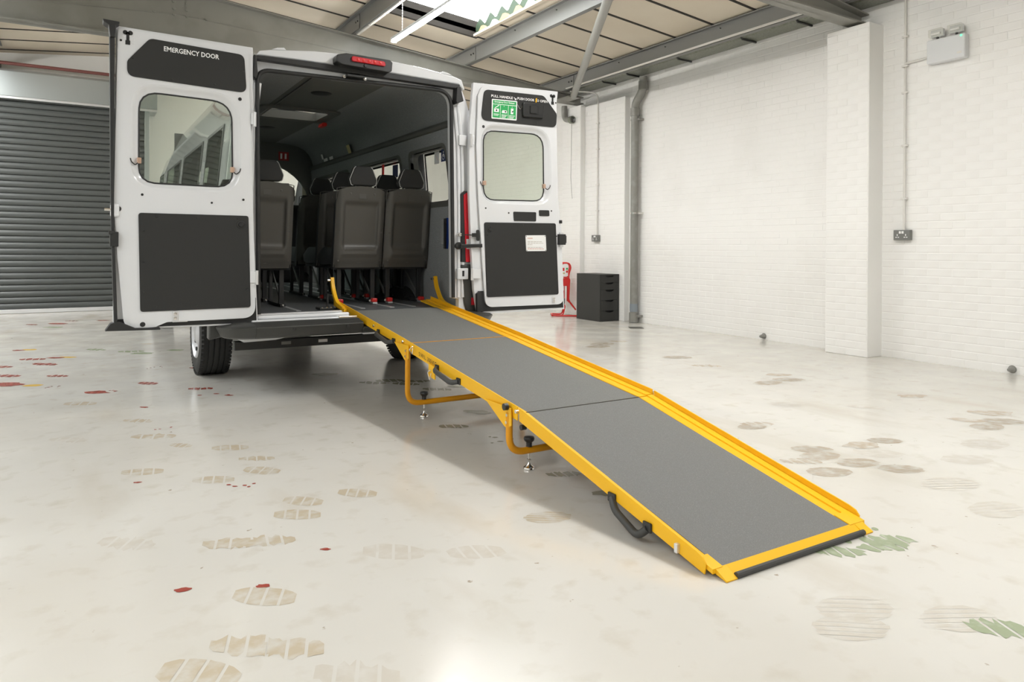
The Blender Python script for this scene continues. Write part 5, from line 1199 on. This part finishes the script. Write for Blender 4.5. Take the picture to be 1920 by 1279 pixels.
# triangular gussets under the hinges carrying the legs
for y, w in ((4.13, 0.20), (2.90, 0.22)):
    for x, s in ((XL - 0.014, -1), (XR + 0.014, 1)):
        g = [(y + w, zr(y + w) - 0.05), (y - 0.03, zr(y - 0.03) - 0.02), (y - 0.035, zr(y) - 0.105), (y + 0.005, zr(y) - 0.125), (y + 0.03, zr(y) - 0.12)]
        MB().prism(g, x, x + s * 0.005, 'x').build('gusset', M_YEL, ramp, smooth=0, bevel=0.001)
        for yy, dz in ((y + 0.0, 0.095), (y - 0.005, 0.06)): MB().cyl((x + s * 0.004, yy, zr(y) - dz), (x + s * 0.014, yy, zr(y) - dz), 0.008, 8).build('gusset_bolt', M_CHROME, ramp)
    # U-shaped leg frame with screw feet
    zt, zb = zr(y) - 0.05, 0.092
    path = bend([(XL - 0.008, y, zt), (XL - 0.008, y, zb), (XR + 0.008, y, zb), (XR + 0.008, y, zt)], 0.085, 10)
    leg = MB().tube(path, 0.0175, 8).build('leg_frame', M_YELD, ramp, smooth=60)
    for x in (XL + 0.105, XR - 0.105):
        MB().cyl((x, y, 0.015), (x, y, 0.125), 0.006, 10).build('screw_rod', M_CHROME, leg)
        MB().lathe([(0.0, 0.158), (0.024, 0.156), (0.027, 0.148), (0.024, 0.138), (0.015, 0.13), (0.014, 0.113), (0.016, 0.110)], (x, y, 0), 'z', 16).build('screw_knob', M_BLK, leg)
        MB().lathe([(0.006, 0.034), (0.010, 0.022), (0.026, 0.010), (0.028, 0.002), (0.0, 0.002)], (x, y, 0), 'z', 18).build('foot_pad', M_CHROME, leg)
        MB().lathe([(0.011, 0.04), (0.012, 0.048), (0.006, 0.05)], (x, y, 0), 'z', 6).build('lock_nut', M_CHROME, leg)
MB().cyl((XL - 0.02, 2.90, zr(2.9) - 0.02), (XL - 0.04, 2.90, zr(2.9) - 0.02), 0.017, 12).build('lock_knob', M_BLK, ramp)
MB().cyl((XL - 0.006, 2.80, zr(2.8) - 0.085), (XL + 0.02, 2.80, zr(2.8) - 0.085), 0.013, 12).build('lock_knob', M_BLK, ramp)
# carrying handles on the left rail
def handle(y0, y1, drop, out):
    z0, z1 = zr(y0) - 0.052, zr(y1) - 0.052
    d = [(XL - 0.010, y0, z0), (XL - 0.010 - out, y0 - 0.03, z0 - drop * 0.8), (XL - 0.010 - out, y1 + 0.04, z1 - drop), (XL - 0.010, y1, z1 - drop * 0.15)]
    h = MB().tube(bend(d, 0.03, 5), 0.0145, 10).build('carry_handle', M_RUBG, ramp, smooth=60)
    for y, z in ((y0, z0), (y1, z1)): MB().box(XL - 0.016, XL - 0.006, y - 0.022, y + 0.022, z - 0.018, z + 0.018).build('handle_mount', M_BLK, h, smooth=0, bevel=0.004)
handle(4.64, 4.36, 0.014, 0.03); handle(3.70, 3.43, 0.012, 0.03); handle(2.13, 1.93, 0.045, 0.012)
# latches, pins, lettering
text('S.W.L. 300 KG', (XL - 0.012, 3.95, zr(3.95) - 0.046), (0, -1, -(zr(3.95) - zr(3.6)) / 0.35), (0, 0, 1), 0.024, M_BLACKP, 'lettering', ramp, width=0.25, bold=0.0, depth=0.0015)
MB().prism([(3.80, zr(3.8) - 0.05), (3.80, zr(3.8) - 0.125), (3.715, zr(3.8) - 0.135), (3.715, zr(3.7) - 0.05)], XL - 0.018, XL - 0.012, 'x').build('latch_tab', M_YEL, ramp, smooth=0)
MB().tube(bend([(XL - 0.02, 3.765, zr(3.8) - 0.085), (XL - 0.028, 3.79, zr(3.8) - 0.10), (XL - 0.025, 3.765, zr(3.8) - 0.145), (XL - 0.025, 3.745, zr(3.8) - 0.10)], 0.01), 0.003, 6).build('safety_pin', M_CHROME, ramp)
MB().tube(bend([(XL - 0.02, 4.03, zr(4.03) - 0.01), (XL - 0.025, 4.07, zr(4.03) - 0.035), (XL - 0.025, 4.02, zr(4.03) - 0.055), (XL - 0.02, 4.025, zr(4.03) - 0.02)], 0.01), 0.0035, 6).build('safety_pin', M_CHROME, ramp)
MB().box(XL - 0.020, XL - 0.004, 1.772, 1.788, zr(1.78) - 0.055, zr(1.78) - 0.022).build('rail_clip', M_ALU, ramp, smooth=0, bevel=0.003)
for y in (4.72,): MB().cyl((XL - 0.006, y, zr(y) - 0.028), (XL - 0.018, y, zr(y) - 0.028), 0.01, 10).build('rail_bolt', M_CHROME, ramp)
# lip at the foot with a rubber edge
lip = MB()
for x0, x1, y0 in ((1.782, 1.833, 1.586), (1.833, 2.531, 1.598), (2.531, 2.582, 1.588)):
    lip.add([(x0, y0, 0.005), (x1, y0, 0.005), (x1, 1.636, 0.030), (x0, 1.636, 0.030), (x0, y0, 0.001), (x1, y0, 0.001), (x1, 1.636, 0.012), (x0, 1.636, 0.012)], [(0, 1, 2, 3), (7, 6, 5, 4), (0, 4, 5, 1), (1, 5, 6, 2), (2, 6, 7, 3), (3, 7, 4, 0)])
lip.build('foot_lip', M_YEL, ramp, smooth=0)
MB().tube([(1.834, 1.593, 0.0105), (2.530, 1.593, 0.0105)], 0.0105, 10).build('rubber_edge', M_RUBG, ramp)
for xa, xb in ((XL + 0.002, XL + 0.050), (XR - 0.092, XR - 0.002)):
    MB().add([(xa, 1.632, 0.030), (xb, 1.632, 0.030), (xb, 1.70, 0.046), (xa, 1.70, 0.046), (xa, 1.632, 0.014), (xb, 1.632, 0.014), (xb, 1.70, 0.030), (xa, 1.70, 0.030)], [(0, 1, 2, 3), (7, 6, 5, 4), (0, 4, 5, 1), (1, 5, 6, 2), (2, 6, 7, 3), (3, 7, 4, 0)]).build('foot_corner', M_YEL, ramp, smooth=0)
# curved arms at the top end that hook into the van
for x, s in ((XL - 0.022, -1), (XR + 0.022, 1)):
    y0 = 5.43 if s < 0 else 5.35
    path = bend([(x, y0 - 0.08, zr(y0) - 0.035), (x, y0 + 0.10, zr(y0 + 0.10) - 0.015), (x, y0 + 0.20, 0.74), (x, y0 + 0.225, 0.82)], 0.09, 8)
    arm = MB()
    for p, q in zip(path[:-1], path[1:]): arm.bar(p, q, 0.026, 0.026, (1, 0, 0))
    a_ = MB().tube(path, 0.019, 4, square=True).build('hook_arm', M_YEL, ramp, smooth=30)
    MB().lathe([(0.0, -0.014), (0.011, -0.010), (0.011, 0.010), (0.0, 0.014)], (x - 0.028, y0 + 0.222, 0.80), 'x', 10).build('arm_bolt', M_CHROME, a_)
    MB().box(x - 0.012, x + 0.012 , y0 - 0.12, y0 - 0.02, zr(y0) - 0.06, zr(y0) - 0.03).build('arm_bracket', M_YEL, a_, smooth=0)
# black strap anchor beside the ramp on the van floor
an = MB().box(1.60, 1.74, 5.50, 5.62, 0.5755, 0.592).build('floor_anchor', M_BLK, van, smooth=0, bevel=0.004)
MB().box(1.668, 1.682, 5.54, 5.56, 0.59, 0.70).build('anchor_post', M_BLK, an, smooth=0)
for k in range(4): MB().lathe([(0.0, 0.012), (0.009, 0.010), (0.009, 0.0)], (1.62 + k * 0.035, 5.505, 0.59), 'z', 10).build('anchor_bolt', M_CHROME, an)

bpy.context.view_layer.update()
